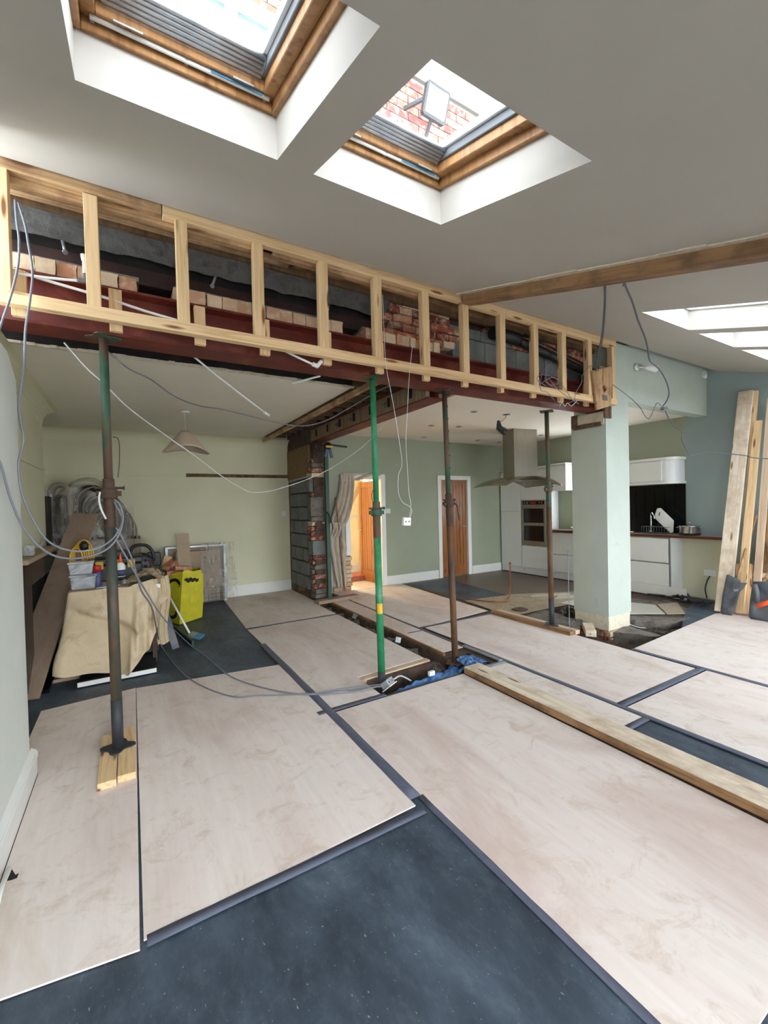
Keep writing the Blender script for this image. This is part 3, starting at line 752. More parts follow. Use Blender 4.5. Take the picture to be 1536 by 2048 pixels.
# bright gap at the foot of the stub shows the hall floor beyond; green steel post in front
gp = thing('steel_post', (2.62, 6.32, 0), 'dark green strap and post standing at the end of the wall stub', 'post')
B().box(2.66, 2.72, 6.26, 6.32, 0, 2.49).mk('post', 'dark_green', gp)
B().box(2.60, 2.76, 6.20, 6.36, 0, .01).mk('foot_plate', 'dark_green', gp)
B().tube(smooth([(2.66, 6.24, 1.42), (2.69, 6.22, 1.36), (2.73, 6.2, 1.22), (2.74, 6.2, 1.14)]), .01, 6).mk('strap_tail', 'cable_black', gp)
cl = thing('bar_clamp', (2.6, 6.0, 2.42), 'dark blue squeeze clamp with yellow pad on the end of the red steel', 'clamp')
cc = py(656, 892, 6.1)
B().bar(cc+V((-.10, 0, .03)), cc+V((.32, 0, .0)), .03, .012).mk('bar', 'black_plastic', cl)
b = B().lathe(cc+V((0, 0, .0)), [(.001, -.03), (.055, -.03), (.06, 0), (.055, .03), (.001, .03)], 12, 'Y'); b.mk('jaw', 'black_plastic', cl)
B().box(cc.x-.05, cc.x+.06, cc.y-.045, cc.y-.03, cc.z-.03, cc.z+.0).mk('pad', 'yellow', cl)
b = B().bar(cc+V((-.02, 0, -.05)), cc+V((-.05, 0, -.17)), .04, .03, (1, 0, 0)); b.bar(cc+V((.03, 0, -.05)), cc+V((.06, 0, -.18)), .04, .03, (1, 0, 0)); b.mk('handle', 'blue_label', cl)
b = B().tube(smooth([(2.5, 6.15, 2.50), (2.46, 6.1, 2.46), (2.44, 6.1, 2.40), (2.5, 6.12, 2.37)]), .028, 8); tag(b.mk('clamp_head', 'black_plastic'), 'black clamp head at the left end of the spine steel above the blockwork', 'clamp')

# ---- hall beyond
st(B().box(2.62, 4.7, 9.3, 9.4, -.02, 2.8).mk('wall_hall_far', 'hall_wall'))
st(B().box(4.6, 4.7, 6.98, 9.3, -.02, 2.8).mk('wall_hall_right', 'hall_wall'))
st(B().box(2.58, 2.68, 7.76, 9.3, -.02, 2.8).mk('wall_hall_left', 'hall_wall'))
st(B().box(2.62, 4.7, 6.98, 9.4, 2.6, 2.66).mk('ceiling_hall', 'ceiling_paint'))
# staircase panel behind the doorway: plane Y = 8.4
stc = thing('staircase_panel', (3.9, 8.3, 0), 'cream boarded side of the staircase with sloping stringer, seen through the doorway', 'staircase')
YS = 8.1
q = lambda x, y: py(x, y, YS)
B().box(q(690, 1000).x-.6, q(727, 1000).x, YS, YS+.05, 0, 2.55).mk('side_panel', 'hall_wall', stc)
b = B().bar(q(692, 1028), q(723, 964), .07, .06, (1, 0, 0)); b.bar(q(680, 1022), q(706, 968), .03, .04, (1, 0, 0)); b.mk('stringer', 'pine_pink', stc)
b = B().bar(q(690, 1033), q(722, 1033), .05, .04); b.bar(q(722, 960), q(722, 1140), .05, .04, (1, 0, 0)); b.mk('panel_frame', 'gloss_white', stc)
b = B().bar(q(691, 1087), q(720, 1087), .69, .02); b.mk('lower_panel', 'hall_wall', stc)
b = B().box(q(690, 1140).x-.4, q(727, 1140).x, YS-.05, YS, 0.10, .26); b.mk('skirting', 'gloss_white', stc)
b = B().box(q(690, 1140).x-.4, q(731, 1140).x, YS-.5, YS-.05, .0, .10); b.mk('carpet_step', 'carpet_rust', stc)
# ---- oak doors
def oak_door(name, x0, x1, z1, y, parent=None, ang=0, hinge=0):
    t = thing(name, ((x0+x1)/2, y, 0), '', 'door'); del t['label']; del t['category']; t['kind'] = 'structure'
    b = B().box(x0, x0+.09, y-.018, y+.018, 0.01, z1); b.box(x1-.09, x1, y-.018, y+.018, .01, z1); b.box(x0+.09, x1-.09, y-.018, y+.018, z1-.12, z1); b.box(x0+.09, x1-.09, y-.018, y+.018, .01, .22)
    b.mk('door_frame', 'oak_door', t, bevel=.003)
    n = 6; w_ = (x1-x0-.18)/n
    for i in range(n): B().box(x0+.09+i*w_+.003, x0+.09+(i+1)*w_-.003, y-.010, y+.008, .22, z1-.12).mk('plank', 'oak_door', t, bevel=.003)
    return t
st(B().box(5.1, 6.5, 7.2, 7.25, -.02, 2.4).mk('door_light_blocker', 'hall_wall'))  # unseen board added behind the closed door to block leaking sky light
d1 = oak_door('door_1', 5.425, 6.105, 1.985, Yk+.05)
b = B().cyl((6.04, Yk+.02, 1.02), (6.04, Yk-.03, 1.02), .01, 8); b.cyl((6.04, Yk-.03, 1.02), (5.93, Yk-.03, 1.02), .008, 8); b.mk('handle', 'galv', d1)
b = B(); b.box(5.33, 5.42, Yk-.022, Yk+.1, 0, 2.07); b.box(6.11, 6.20, Yk-.022, Yk+.1, 0, 2.07); b.box(5.42, 6.11, Yk-.022, Yk+.1, 1.985, 2.07); st(b.mk('trim_10', 'white_paint', bevel=.004))
b = B(); b.box(3.27, 3.36, Yk-.022, Yk+.14, .62, 2.05); b.box(4.01, 4.10, Yk-.022, Yk+.14, 0, 2.07); b.box(3.36, 4.01, Yk-.022, Yk+.14, 1.985, 2.05); st(b.mk('trim_11', 'white_paint', bevel=.004))
d2 = oak_door('door_2', 0, .72, 1.97, 0)
d2.location = (4.03, 7.02, 0); d2.rotation_euler = (0, 0, math.radians(90))
# recentre: door children were built around x .36
for ch in d2.children: ch.location.x += .36
b = B().cyl((.66, .02, 1.02), (.66, .07, 1.02), .01, 8); b.cyl((.66, .07, 1.02), (.55, .07, 1.02), .009, 8); hnd = b.mk('handle', 'galv'); hnd.parent = d2
b = B().cyl((.66, -.02, 1.02), (.66, -.07, 1.02), .01, 8); b.cyl((.66, -.07, 1.02), (.55, -.07, 1.02), .009, 8); hnd = b.mk('handle', 'galv'); hnd.parent = d2
# exposed bricks by the hall doorway
bw = st(B().box(3.02, 3.35, Yk-.004, Yk, 0, .62).mk('wall_patch', 'mortar'))
for k in range(8):
    for i in range(2):
        put(brick_mesh(.165, .03, .062, .004, (k+i) % 5), 'brick', (3.10+i*.17+(k % 2)*.03-.01, Yk-.014, .04+k*.075), bw)

# ================================================================== FLOOR COVERINGS
def sheet(poly, label, name='plywood_sheet', mat='plywood', z0=-.007, z1=0., cat='plywood sheet', group=None, bevel=.001):
    o = B().hexa([(x, y, z0) for x, y in poly], [(x, y, z1) for x, y in poly]).mk(name, mat, bevel=bevel)
    return tag(o, label, cat, group)
def rc(x0, x1, y0, y1): return [(x0, y0), (x1, y0), (x1, y1), (x0, y1)]
sheet([(-.495, 1.76), (-.012, 1.685), (.003, 4.20), (-.62, 4.12), (-.62, 3.25), (-.495, 3.15)], 'narrow plywood sheet under the leftmost prop, beside the left skirting')
sheet([(.0, 1.715), (1.185, 1.755), (1.192, 4.03), (.006, 4.19)], 'large plywood sheet left of centre, behind the foreground black membrane')
sheet([(1.245, .50), (2.47, .50), (2.485, 2.885), (1.245, 2.865)], 'largest foreground plywood sheet, between black membrane and raised timber strip')
sheet([(1.24, 2.94), (1.675, 2.94), (1.675, 3.34), (2.43, 3.40), (2.44, 5.47), (1.21, 5.41)], 'plywood sheet behind the green prop, left of the narrow trench')
sheet([(1.21, 5.45), (2.44, 5.51), (2.44, 6.25), (2.5, 6.3), (2.5, 7.57), (1.30, 7.57)], 'plywood sheet at the back wall, in front of the blockwork stub')
sheet(rc(2.735, 2.995, 1.62, 2.86), 'narrow plywood strip between raised timber and the long tape, mid floor')
sheet([(3.05, 1.845), (4.245, 1.845), (4.25, 4.22), (3.05, 4.22)], 'plywood sheet behind the brown prop, left of the column pit')
sheet([(3.05, -.62), (4.265, -.62), (4.265, 1.765), (3.05, 1.765)], 'plywood sheet at the right edge of the photo, in front of the cross tape')
sheet([(4.32, -.1), (7.2, -.1), (7.2, 2.40), (6.45, 2.57), (4.32, 2.42)], 'bright plywood sheet at the right, in front of column and leaning timbers')
sheet([(2.68, 3.42), (2.95, 3.42), (2.95, 4.14), (2.68, 4.14)], 'small plywood strip between the trench and tape, by the brown prop')
sheet([(2.68, 4.16), (2.95, 4.16), (2.96, 6.2), (2.68, 6.25)], 'long narrow plywood strip right of the trench, leading to the draped doorway')
sheet([(2.99, 4.26), (4.24, 4.38), (4.40, 6.80), (2.99, 6.80)], 'plywood sheet on the floor in front of the lit doorway')
sheet([(2.75, 6.84), (4.5, 6.84), (4.5, 9.2), (2.75, 9.2)], 'plywood sheet on the hall floor beyond the doorway', z0=-.012, z1=-.003)
def memb(poly, label, z=-.0105, name='membrane'):
    return sheet(poly, label, name, 'membrane', z-.002, z, 'membrane', bevel=0)
# foreground membrane with gentle ripples
b = B().grid(lambda u, v: (-.495+u*2.97, -1.45+v*4.36, -.0115+.0016*noise.noise(V((u*9, v*6, 0)))), 90, 110)
tag(b.mk('membrane', 'membrane', twosided=True), 'large black polythene membrane filling the floor foreground', 'membrane')
memb(rc(-.84, 1.66, 2.95, 7.55), 'black polythene membrane at the back left under the clutter and yellow sack')
memb(rc(2.69, 3.07, -1.4, 2.92), 'long strip of black membrane beside the raised timber, at right')
memb(rc(3.07, 4.27, -1.4, 4.25), 'black membrane under the plywood left of the column pit')
memb(rc(4.27, 7.3, -1.4, 2.39), 'black membrane showing at the joints of the bright right hand sheet')
memb([(4.43, 5.06), (5.2, 4.94), (5.36, 6.66), (4.46, 6.74)], 'square of black membrane on the kitchen floor in front of the closed oak door', .003)
memb([(5.45, 2.5), (6.8, 2.5), (7.2, 3.1), (6.3, 2.85)], 'scrap of grey membrane beside the leaning timbers', -.004)
tp = 0
def tape(x0, x1, y0, y1, label, mat='tape', z=.0008, rot=0):
    b = B(); n = max(2, int(max(x1-x0, y1-y0)/.1)); rr_ = random.Random(int(x0*1000))
    if y1-y0 > x1-x0:
        f = lambda u, v: (x0+(x1-x0)*u+.004*noise.noise(V((x0, v*9, u*3))), y0+(y1-y0)*v, z+.001*abs(noise.noise(V((v*20, u, x0)))))
        b.grid(f, 2, n)
    else:
        f = lambda u, v: (x0+(x1-x0)*u, y0+(y1-y0)*v+.004*noise.noise(V((y0, u*9, v*3))), z+.001*abs(noise.noise(V((u*20, v, y0)))))
        b.grid(f, n, 2)
    tag(b.mk('floor_tape', mat, solid=.0006), label, 'tape')
tape(1.185, 1.25, 1.80, 4.75, 'long dark tape running back from the membrane corner through the floor centre')
tape(1.228, 1.262, .2, 1.80, 'dark tape along the right edge of the foreground membrane')
tape(.01, 1.20, 1.68, 1.728, 'dark tape along the front edge of the sheet left of centre')
tape(1.13, 1.70, 2.882, 2.938, 'short dark cross tape ending at the junction box by the green prop')
tape(3.0, 3.05, -.6, 3.30, 'long dark tape across the right floor, beyond the raised timber')
tape(2.955, 2.99, 3.35, 6.7, 'dark tape running back beside the trench to the doorway')
tape(3.04, 4.30, 1.775, 1.835, 'dark cross tape at the right between two plywood sheets')
tape(4.262, 4.322, -.4, 2.42, 'dark tape running from the column pit to the right edge')
tape(2.99, 4.24, 4.225, 4.27, 'thin dark cross tape on the far floor, left of the prop timbers')
tape(2.75, 2.96, 4.135, 4.165, 'tiny dark cross tape near the trench, behind the brown prop', 'tape')
tape(2.70, 3.0, 1.575, 1.625, 'short tape at the end of the narrow plywood strip')
tape(1.21, 2.44, 5.425, 5.475, 'thin dark tape across the sheets in front of the back room')
tape(2.70, 3.02, 2.862, 2.925, 'pale crumpled tape beside the brown prop pit', 'tape_pale')
sp1 = cable('floor_pipe', [px(-14, 1850, -.47), px(2, 1780, -.47), px(17, 1742, -.48), px(19, 1737, -.485)], .009, 'pipe_white', 'white plastic pipe rising through the plywood beside the left skirting', 'pipe', n=10)
o = B().prism([pz(x, y, .0004) for x, y in ((14, 1762), (18, 1733), (26, 1742), (31, 1750), (38, 1746), (34, 1756), (24, 1760))], (0, 0, .0008)).mk('ragged_hole', 'ink'); tag(o, 'small ragged hole cut in the plywood where the white pipe comes up', 'hole')
# raised timber strip
t = timber('sole_timber', (2.595, .2, .026), (2.595, 2.9, .026), .052, .18, 'pine_old'); t.data.materials[0] = M('sole_wood')
tag(t, 'raised weathered timber strip on the floor running diagonally to the right edge', 'timber')
t2 = timber('sole_timber', (2.498, .2, .024), (2.498, 2.88, .024), .046, .012, 'pine_brown')
tag(t2, 'dark brown edge strip fixed along the raised floor timber', 'timber')
# trench edging boards
t = timber('trench_board', (2.655, 3.36, -.012), (2.665, 6.25, -.012), .04, .03, 'pine_brown'); tag(t, 'old timber edging along the right side of the long trench', 'board')
t = timber('trench_board', (2.628, 3.40, -.05), (2.632, 6.2, -.05), .05, .012, 'pine_old'); tag(t, 'thin lower timber edging inside the long trench', 'board')
t = timber('trench_board', (1.66, 3.30, -.02), (2.45, 3.36, -.02), .035, .07, 'pine_pink'); tag(t, 'pale worn threshold board behind the short cross trench', 'board')
t = timber('trench_board', (2.98, 2.92, .004), (2.98, 3.45, .004), .012, .05, 'pine_old'); t.data.materials[0] = M('galv'); tag(t, 'pale metal strip beside the brown prop pit', 'strip')
# trench contents
def rubble(name, x0, x1, y0, y1, z, amp, label, mat='rubble', n=24):
    b = B().grid(lambda u, v: (x0+(x1-x0)*u, y0+(y1-y0)*v, z+amp*(noise.noise(V((u*(x1-x0)*9, v*(y1-y0)*9, z*7)))+.5*noise.noise(V((u*(x1-x0)*25, v*(y1-y0)*25, 3))))), n, n, False)
    o = tag(b.mk(name, mat, twosided=True), label, 'rubble'); stuff(o)
rubble('rubble', 2.44, 2.62, 3.2, 6.2, -.10, .05, 'grey rubble and hardcore in the long narrow trench', n=60)
rubble('rubble', 1.68, 2.62, 2.93, 3.27, -.24, .05, 'dark earth at the bottom of the short cross trench', 'dark_void')
rubble('rubble', 2.62, 2.9, 2.93, 3.3, -.04, .03, 'rubble filling around the foot of the brown prop')
rubble('rubble', 4.27, 4.86, 2.42, 3.95, -.16, .06, 'dark rubble at the bottom of the pit left of the column', 'mortar_dark', 40)
rubble('rubble', 5.25, 6.6, 2.42, 3.95, -.26, .06, 'dark rubble at the bottom of the pit right of the column', 'dark_void', 40)
rnd = random.Random(4)
lb = ['loose broken brick in the trench nearest the wall stub', 'loose brick in the trench, second from the wall stub', 'half brick lying in the middle of the long trench', 'broken brick in the trench beside the green prop', 'brick fragment at the near end of the long trench', 'brick lump where the two trenches meet']
for i in range(6):
    o = put(brick_mesh(.15, .1, .065, .01, i, 'rubble'), 'loose_brick', (2.52+rnd.uniform(-.02, .02), 6.0-i*.45, -.075), None, (rnd.uniform(-.2, .2), rnd.uniform(-.2, .2), rnd.uniform(0, 3)))
    tag(o, lb[i], 'brick')
for i, (x, y, r_, l) in enumerate(((712, 1234, .5, 'small silver junction box sitting in the long trench, nearer the wall stub'), (795, 1281, 1.2, 'silver junction box sitting in the long trench beside the green prop'))):
    c = pz(x, y, -.03)
    b = B().box(-.05, .05, -.03, .03, -.03, .03); b.box(-.055, .055, -.035, .035, .028, .034); b.tube([(-.06, 0, 0), (-.05, 0, 0)], .015, 8)
    o = b.mk('junction_box', 'galv', bevel=.004, org=(0, 0, 0)); o.location = c; o.rotation_euler = (.3, .4, r_); tag(o, l, 'junction box')
# blue plastic sheet crumpled along the cross trench
def bluef(u, v):
    x = 1.72+u*1.12; ya = 2.93+.05*u; w_ = .07+.16*u
    y = ya+w_*v
    z = -.05+.055*u+.045*noise.noise(V((u*7, v*3, 1)))+.03*noise.noise(V((u*19, v*7, 4)))-.05*abs(v-.4)
    return (x, y, z)
tag(B().grid(bluef, 50, 12, False).mk('blue_sheet', 'blue_sheet', solid=.002), 'crumpled blue plastic sheet stuffed along the short trench between two props', 'plastic sheet')
def blue2(u, v):
    return (2.58+u*.26, 2.90+v*.2+.05*u, .012+.03*u*(1-u)*4*.6+.02*noise.noise(V((u*6, v*6, 7)))+.03*(1-u)*v)
tag(B().grid(blue2, 12, 10, False).mk('blue_sheet', 'blue_sheet', solid=.002), 'flap of blue plastic folded over the floor at the foot of the brown prop', 'plastic sheet')
o = B().box(-.03, .03, -.015, .015, -.02, .02).mk('cable_clip_box', 'plastic_white', bevel=.003); o.location = pz(863, 1351, .0); tag(o, 'tiny white connector lying on the blue plastic in the trench', 'connector')
# junction box on the floor by the green prop
c = pz(776, 1368, .035)
jb = thing('socket_box', (c.x, c.y, 0), 'grey metal socket box tipped over on the floor at the foot of the green prop', 'socket box')
rm = Matrix.Rotation(.5, 3, 'Z') @ Matrix.Rotation(-.7, 3, 'X')
def rbox(b, x0, x1, y0, y1, z0, z1, R=None, t=V((0, 0, 0))):
    R = R or rm
    pts = [R @ V((x, y, z))+t for z in (z0, z1) for x, y in ((x0, y0), (x1, y0), (x1, y1), (x0, y1))]
    return b.hexa(pts[:4], pts[4:])
rbox(B(), -.045, .045, -.04, .04, -.02, .035, t=c).mk('back_box', 'galv', jb, bevel=.003)
rbox(B(), -.055, .055, -.05, .05, -.028, -.02, t=c).mk('face_plate', 'plastic_white', jb, bevel=.002)
b = B(); rbox(b, -.03, -.018, -.041, -.039, 0, .012, t=c); rbox(b, .015, .027, -.041, -.039, 0, .012, t=c); b.mk('knockout', 'black_plastic', jb)
# column pit: broken slab
def lump(name, poly, z0, z1, mat, label, cat='slab', amt=.012, cuts=3, seed=0):
    b = B().hexa([(x, y, z0) for x, y in poly], [(x, y, z1) for x, y in poly]); b.sub(cuts).jitter(amt, 9, seed).jitter(amt*.5, 30, seed)
    o = b.mk(name, mat)
    return tag(o, label, cat)
lump('broken_slab', [(5.33, 3.2), (5.55, 2.75), (5.9, 2.62), (6.5, 2.9), (6.9, 3.4), (6.2, 4.0), (5.35, 4.0)], -.17, -.015, 'rubble', 'broken edge of the concrete floor slab right of the column', 'slab', .03, 4)
sheet([(5.42, 3.30), (5.95, 2.92), (6.35, 3.25), (5.95, 4.1), (5.42, 4.1)], 'cream floor tiles left on the broken slab right of the column', 'floor_tiles', 'floor_tile', -.005, .003, 'tiles')
sheet([(5.95, 2.90), (6.15, 2.78), (6.75, 3.15), (6.4, 3.25)], 'grubby hardboard scrap between the cream tiles and dark cables', 'floor_board', 'screed', -.004, .004, 'board')
lump('concrete_lump', [(4.32, 3.55), (4.84, 3.35), (4.9, 3.95), (4.4, 4.0)], -.2, -.01, 'rubble', 'broken concrete lump with wires, between far prop and column', 'rubble', .03, 4, 5)
lump('concrete_ledge', [(5.0, 2.62), (5.2, 2.58), (5.25, 2.98), (4.9, 2.98)], -.3, -.06, 'mortar', 'battered grey brick pier top in the pit under the column corner', 'rubble', .02, 3, 2)
t = timber('wood_offcut', (4.42, 2.95, .0), (4.68, 3.17, .0), .07, .11, 'sole_wood'); tag(t, 'short pale timber offcut wedged beside the pit and far prop', 'timber')
cable('cable', [(5.33, 3.1, -.05), (5.42, 2.95, -.1), (5.6, 2.85, -.09), (5.75, 2.82, -.06)], .006, 'cable_white', 'white cable looped in the pit right of the column')
b = B()
for i in range(9):
    p = V((4.45+rnd.uniform(-.1, .3), 3.5+rnd.uniform(-.1, .3), -.02)); pts = [p]
    for j in range(4): p = p+V((rnd.uniform(-.1, .1), rnd.uniform(-.1, .1), rnd.uniform(-.05, .06))); p.z = max(-.1, min(.12, p.z)); pts.append(p)
    b.tube(smooth(pts, 4), .005, 5)
tag(b.mk('cable_tangle', 'red'), 'tangle of small wires by the broken concrete left of the column', 'cable'); bpy.data.objects['cable_tangle'].data.materials[0] = M('cable_dark')
# kitchen floor finish
sheet([(4.42, 4.30), (7.0, 4.10), (7.0, 6.84), (4.42, 6.84)], 'grey brown wood effect vinyl on the kitchen floor', 'vinyl_floor', 'vinyl_floor', -.014, -.003, 'flooring')
sheet([(4.27, 4.0), (5.6, 3.96), (6.1, 4.2), (6.2, 4.5), (5.3, 4.95), (4.4, 5.05)], 'bare tan floor patch under the copper gas pipe in the kitchen', 'floor_patch', 'screed', -.003, .0, 'flooring')
for i, (a, l) in enumerate((([(5.55, 4.3), (6.3, 3.95), (6.5, 4.05), (5.8, 4.42)], 'loose pale vinyl plank lying on the bare kitchen floor, nearer the column'), ([(5.4, 4.62), (6.0, 4.35), (6.08, 4.42), (5.5, 4.7)], 'loose pale vinyl plank on the kitchen floor behind the far prop'))):
    sheet(a, l, 'vinyl_plank', 'floor_tile', .001, .006, 'plank')
o = B().lathe((4.62, 4.15, .0), [(.001, 0), (.11, 0), (.10, .004), (.001, .005)], 14).jitter(.02, 6).mk('floor_stain', 'mortar_dark'); o.location.z = .003; tag(o, 'small dark dirt patch on the bare kitchen floor behind the far prop', 'dirt')
# gas pipe
g = cable('copper_pipe', [pz(935, 1198, .015), pz(980, 1203, .015), pz(1008, 1203, .015), pz(1018, 1198, .02), pz(1020, 1185, .06)-V((0, 0, .0)), py(1020, 1150, pz(1020, 1192, 0).y), py(1020, 1126, pz(1020, 1192, 0).y)], .009, 'copper', 'thin copper pipe rising from the bare kitchen floor', 'pipe')
p_ = py(1020, 1126, pz(1020, 1192, 0).y); B().cyl(p_-V((0, 0, .02)), p_+V((0, 0, .012)), .016, 8).mk('pipe_cap', 'copper', g)
cw = cable('capped_pipe', [py(1139.5, 1262, 2.99), py(1139, 1248, 2.99), py(1137, 1180, 2.99), py(1136, 1100, 2.99)], .0038, 'cable_grey', 'thin white capped pipe standing at the left edge of the column', 'pipe')
# plank at foot of stub
t = timber('floor_plank', pz(633, 1205, .03), pz(713, 1191, .03), .05, .16, 'pine_old'); t.data.materials[0] = M('plank_dirty'); tag(t, 'dusty plank lying across the floor at the foot of the blockwork stub', 'plank')

# ================================================================== PROPS
def prop(g, top, z_base, ztop, cz, mats, label, hn=True, holes=False, tap=.031, wire=None):
    """g: foot (x,y), top (x,y)"""
    f0 = V((g[0], g[1], z_base)); f1 = V((top[0], top[1], ztop)); d = (f1-f0)
    at = lambda z: f0+d*((z-z_base)/(ztop-z_base))
    t = thing('acrow_prop', f0, label, 'steel prop')
    t.name = 'steel_prop'
    b = B()
    for k in range(4):
        pass
    sq = []
    for k in range(24):
        a = 2*PI*k/24; r = .080*(1+.24*math.cos(4*a+PI/4)); sq.append((r*math.cos(a), r*math.sin(a)))
    B().prism([f0+V((x, y, .0)) for x, y in sq], (0, 0, .007)).mk('base_plate', mats[3], t)
    B().prism([f1+V((x, y, -.007)) for x, y in sq], (0, 0, .007)).mk('top_plate', mats[4], t)
    B().cyl(f0, at(z_base+.30), .0315, 20).mk('painted_foot', mats[3], t) if mats[5] else None
    B().cyl(at(z_base+(.30 if mats[5] else 0)), at(cz-.13), .0302, 20).mk('outer_tube', mats[0], t)
    # threaded sleeve
    pts = []; rr_ = []
    n = 44
    for i in range(n+1):
        pts.append(at(cz-.13+.30*i/n)); rr_.append(.033 if i % 2 else .0305)
    B().tube(pts, rr_, 16).mk('threaded_sleeve', mats[2], t)
    B().cyl(at(cz+.17), at(ztop-.007), .0242, 18).mk('inner_tube', mats[1], t)
    c = at(cz+.08)
    b = B().tube([c-V((0, 0, .03)), c-V((0, 0, .02)), c+V((0, 0, .02)), c+V((0, 0, .03))], [.041, .046, .046, .041], 16); 
    for s in (-1, 1): b.box(c.x+s*.042, c.x+s*.066, c.y-.012, c.y+.012, c.z-.016, c.z+.016)
    b.mk('collar', mats[2], t)
    b = B().tube([c+V((-.075, -.01, .035)), c+V((.075, .01, .035))], .0075, 8); b.tube([c+V((.075, .01, .035)), c+V((.083, .01, .035))], .013, 8); b.mk('pin', mats[2], t)
    if hn: B().tube(smooth([c+V((.045, -.03, .0)), c+V((.075, -.03, -.02)), c+V((.085, -.03, -.09)), c+V((.10, -.03, -.16))]), .007, 6).mk('handle', 'rust', t)
    if holes:
        for k in range(7):
            p = at(cz+.30+k*.115); B().cyl(p+V((.012, -.0225, 0)), p+V((.012, -.0252, 0)), .006, 8).mk('pin_hole', 'ink', t)
    if wire: B().tube(smooth([c+V(w_) for w_ in wire]), .0028, 5).mk('pin_wire', 'rust', t)
    return t
prop((-.102, 3.12), (-.107, 3.12), .041, 2.56, 1.53, ('prop_dark', 'rust_green', 'rust', 'prop_black', 'rust_green', 1), 'rusty steel prop furthest left, standing on two pine boards', False, wire=[(.03, 0, .35), (.06, 0, .33), (.06, 0, .2), (.05, 0, .1)])
prop((1.775, 3.09), (1.765, 3.11), -.19, 2.56, 1.36, ('prop_green', 'prop_green', 'rust_green', 'prop_black', 'rust_green', 1), 'bright green steel prop standing in the short trench, second from left', False, wire=[(-.03, -.03, .2), (-.06, -.03, .15), (-.05, -.03, .08)])
prop((2.635, 3.17), (2.57, 3.17), -.02, 2.56, 1.42, ('rust_brown', 'rust_green', 'rust', 'rust_brown', 'rust', 0), 'brown rusty steel prop third from the left, foot wrapped by blue plastic', True, True)
prop((4.24, 3.33), (4.25, 3.36), .047, 2.56, 1.56, ('rust_brown', 'rust_green', 'rust_green', 'prop_black', 'rust', 1), 'rusty steel prop furthest right, standing on long timbers by the column', False)
# yellow paint splash on the green prop
gp_ = [o for o in C.objects if o.name == 'steel_prop.001'][0]
b = B().grid(lambda u, v: (1.772+.0312*math.sin(-.9+u*1.6-.4)*(1), 3.092-.0312*math.cos(-.9+u*1.6-.4), .60+v*.085), 8, 4); b.mk('paint_splash', 'yellow', gp_)
# base timbers
t = timber('base_board', (-.148, 2.755, .02), (-.150, 3.34, .02), .039, .088, 'pine'); tag(t, 'left one of two short pine boards under the leftmost prop', 'board')
t = timber('base_board', (-.055, 2.775, .02), (-.057, 3.37, .02), .039, .088, 'pine'); tag(t, 'right one of two short pine boards under the leftmost prop', 'board')
t = timber('base_timber', (4.20, 3.03, .0225), (4.175, 4.23, .0225), .045, .075, 'pine_brown'); tag(t, 'nearer one of two long brown timbers under the far right prop', 'timber')
t = timber('base_timber', (4.285, 3.02, .0225), (4.26, 4.2, .0225), .045, .075, 'pine_pink'); tag(t, 'further pale timber under the far right prop, beside the pit', 'timber')

# ================================================================== KITCHEN
XF = 7.05
tu = thing('tall_larder_unit', (7.2, 6.55, 0), 'tall white kitchen unit in the far corner, left of the oven', 'cabinet')
B().box(XF+.06, 7.34, 6.26, 6.855, .12, 2.16).mk('body', 'gloss_side', tu)
B().box(XF, XF+.019, 6.265, 6.82, 1.30, 2.10).mk('door', 'gloss_white', tu, bevel=.002)
B().box(XF, XF+.019, 6.265, 6.82, .14, 1.293).mk('door', 'gloss_white', tu, bevel=.002)
B().box(XF-.015, 7.34, 6.255, 6.855, 2.165, 2.20).mk('cornice', 'gloss_white', tu)
B().box(XF+.05, XF+.065, 6.26, 6.855, 0, .13).mk('plinth', 'gloss_white', tu); B().box(XF+.05, XF+.065, 5.555, 6.25, 0, .13).mk('plinth', 'gloss_white', tu)
ou = thing('oven_unit', (7.2, 5.95, 0), 'tall white kitchen unit holding the built-in double oven', 'cabinet')
b = B().box(XF+.02, 7.34, 5.56, 6.25, .12, .60); b.box(XF+.02, 7.34, 5.56, 6.25, 1.53, 2.16); b.box(XF+.02, 7.34, 5.56, 5.62, .60, 1.53); b.box(XF+.02, 7.34, 6.21, 6.25, .60, 1.53); b.mk('body', 'gloss_side', ou)
B().box(XF, XF+.019, 5.565, 6.255, 1.535, 2.10).mk('door', 'gloss_white', ou, bevel=.002)
B().box(XF, XF+.019, 5.565, 6.255, .14, .59).mk('drawer', 'gloss_white', ou, bevel=.002)
B().box(XF-.015, 7.34, 5.55, 6.25, 2.165, 2.20).mk('cornice', 'gloss_white', ou)
ov = thing('double_oven', (7.15, 5.92, .6), 'built-in steel double oven with two dark glass doors', 'oven')
B().box(XF-.01, XF+.2, 5.63, 6.22, .60, 1.53).mk('body', 'steel_brushed', ov, bevel=.003)
cpn = B().box(XF-.016, XF-.008, 5.66, 6.19, 1.44, 1.51).mk('control_panel', 'black_gloss', ov)
B().box(XF-.018, XF-.014, 5.86, 6.0, 1.46, 1.49).mk('display', 'display_red', ov)
for y in (5.71, 5.77, 6.07, 6.14): B().lathe((XF-.03, y, 1.475), [(.012, 0), (.014, .016)], 10, 'X').mk('knob', 'steel_brushed', cpn)
B().box(XF-.018, XF-.008, 5.68, 6.17, 1.07, 1.36).mk('upper_door', 'black_gloss', ov, bevel=.002)
B().box(XF-.018, XF-.008, 5.68, 6.17, .70, 1.01).mk('lower_door', 'black_gloss', ov, bevel=.002)
for z in (1.385, 1.035): B().tube([(XF-.045, 5.66, z), (XF-.045, 6.19, z)], .009, 8).mk('handle', 'chrome', ov)
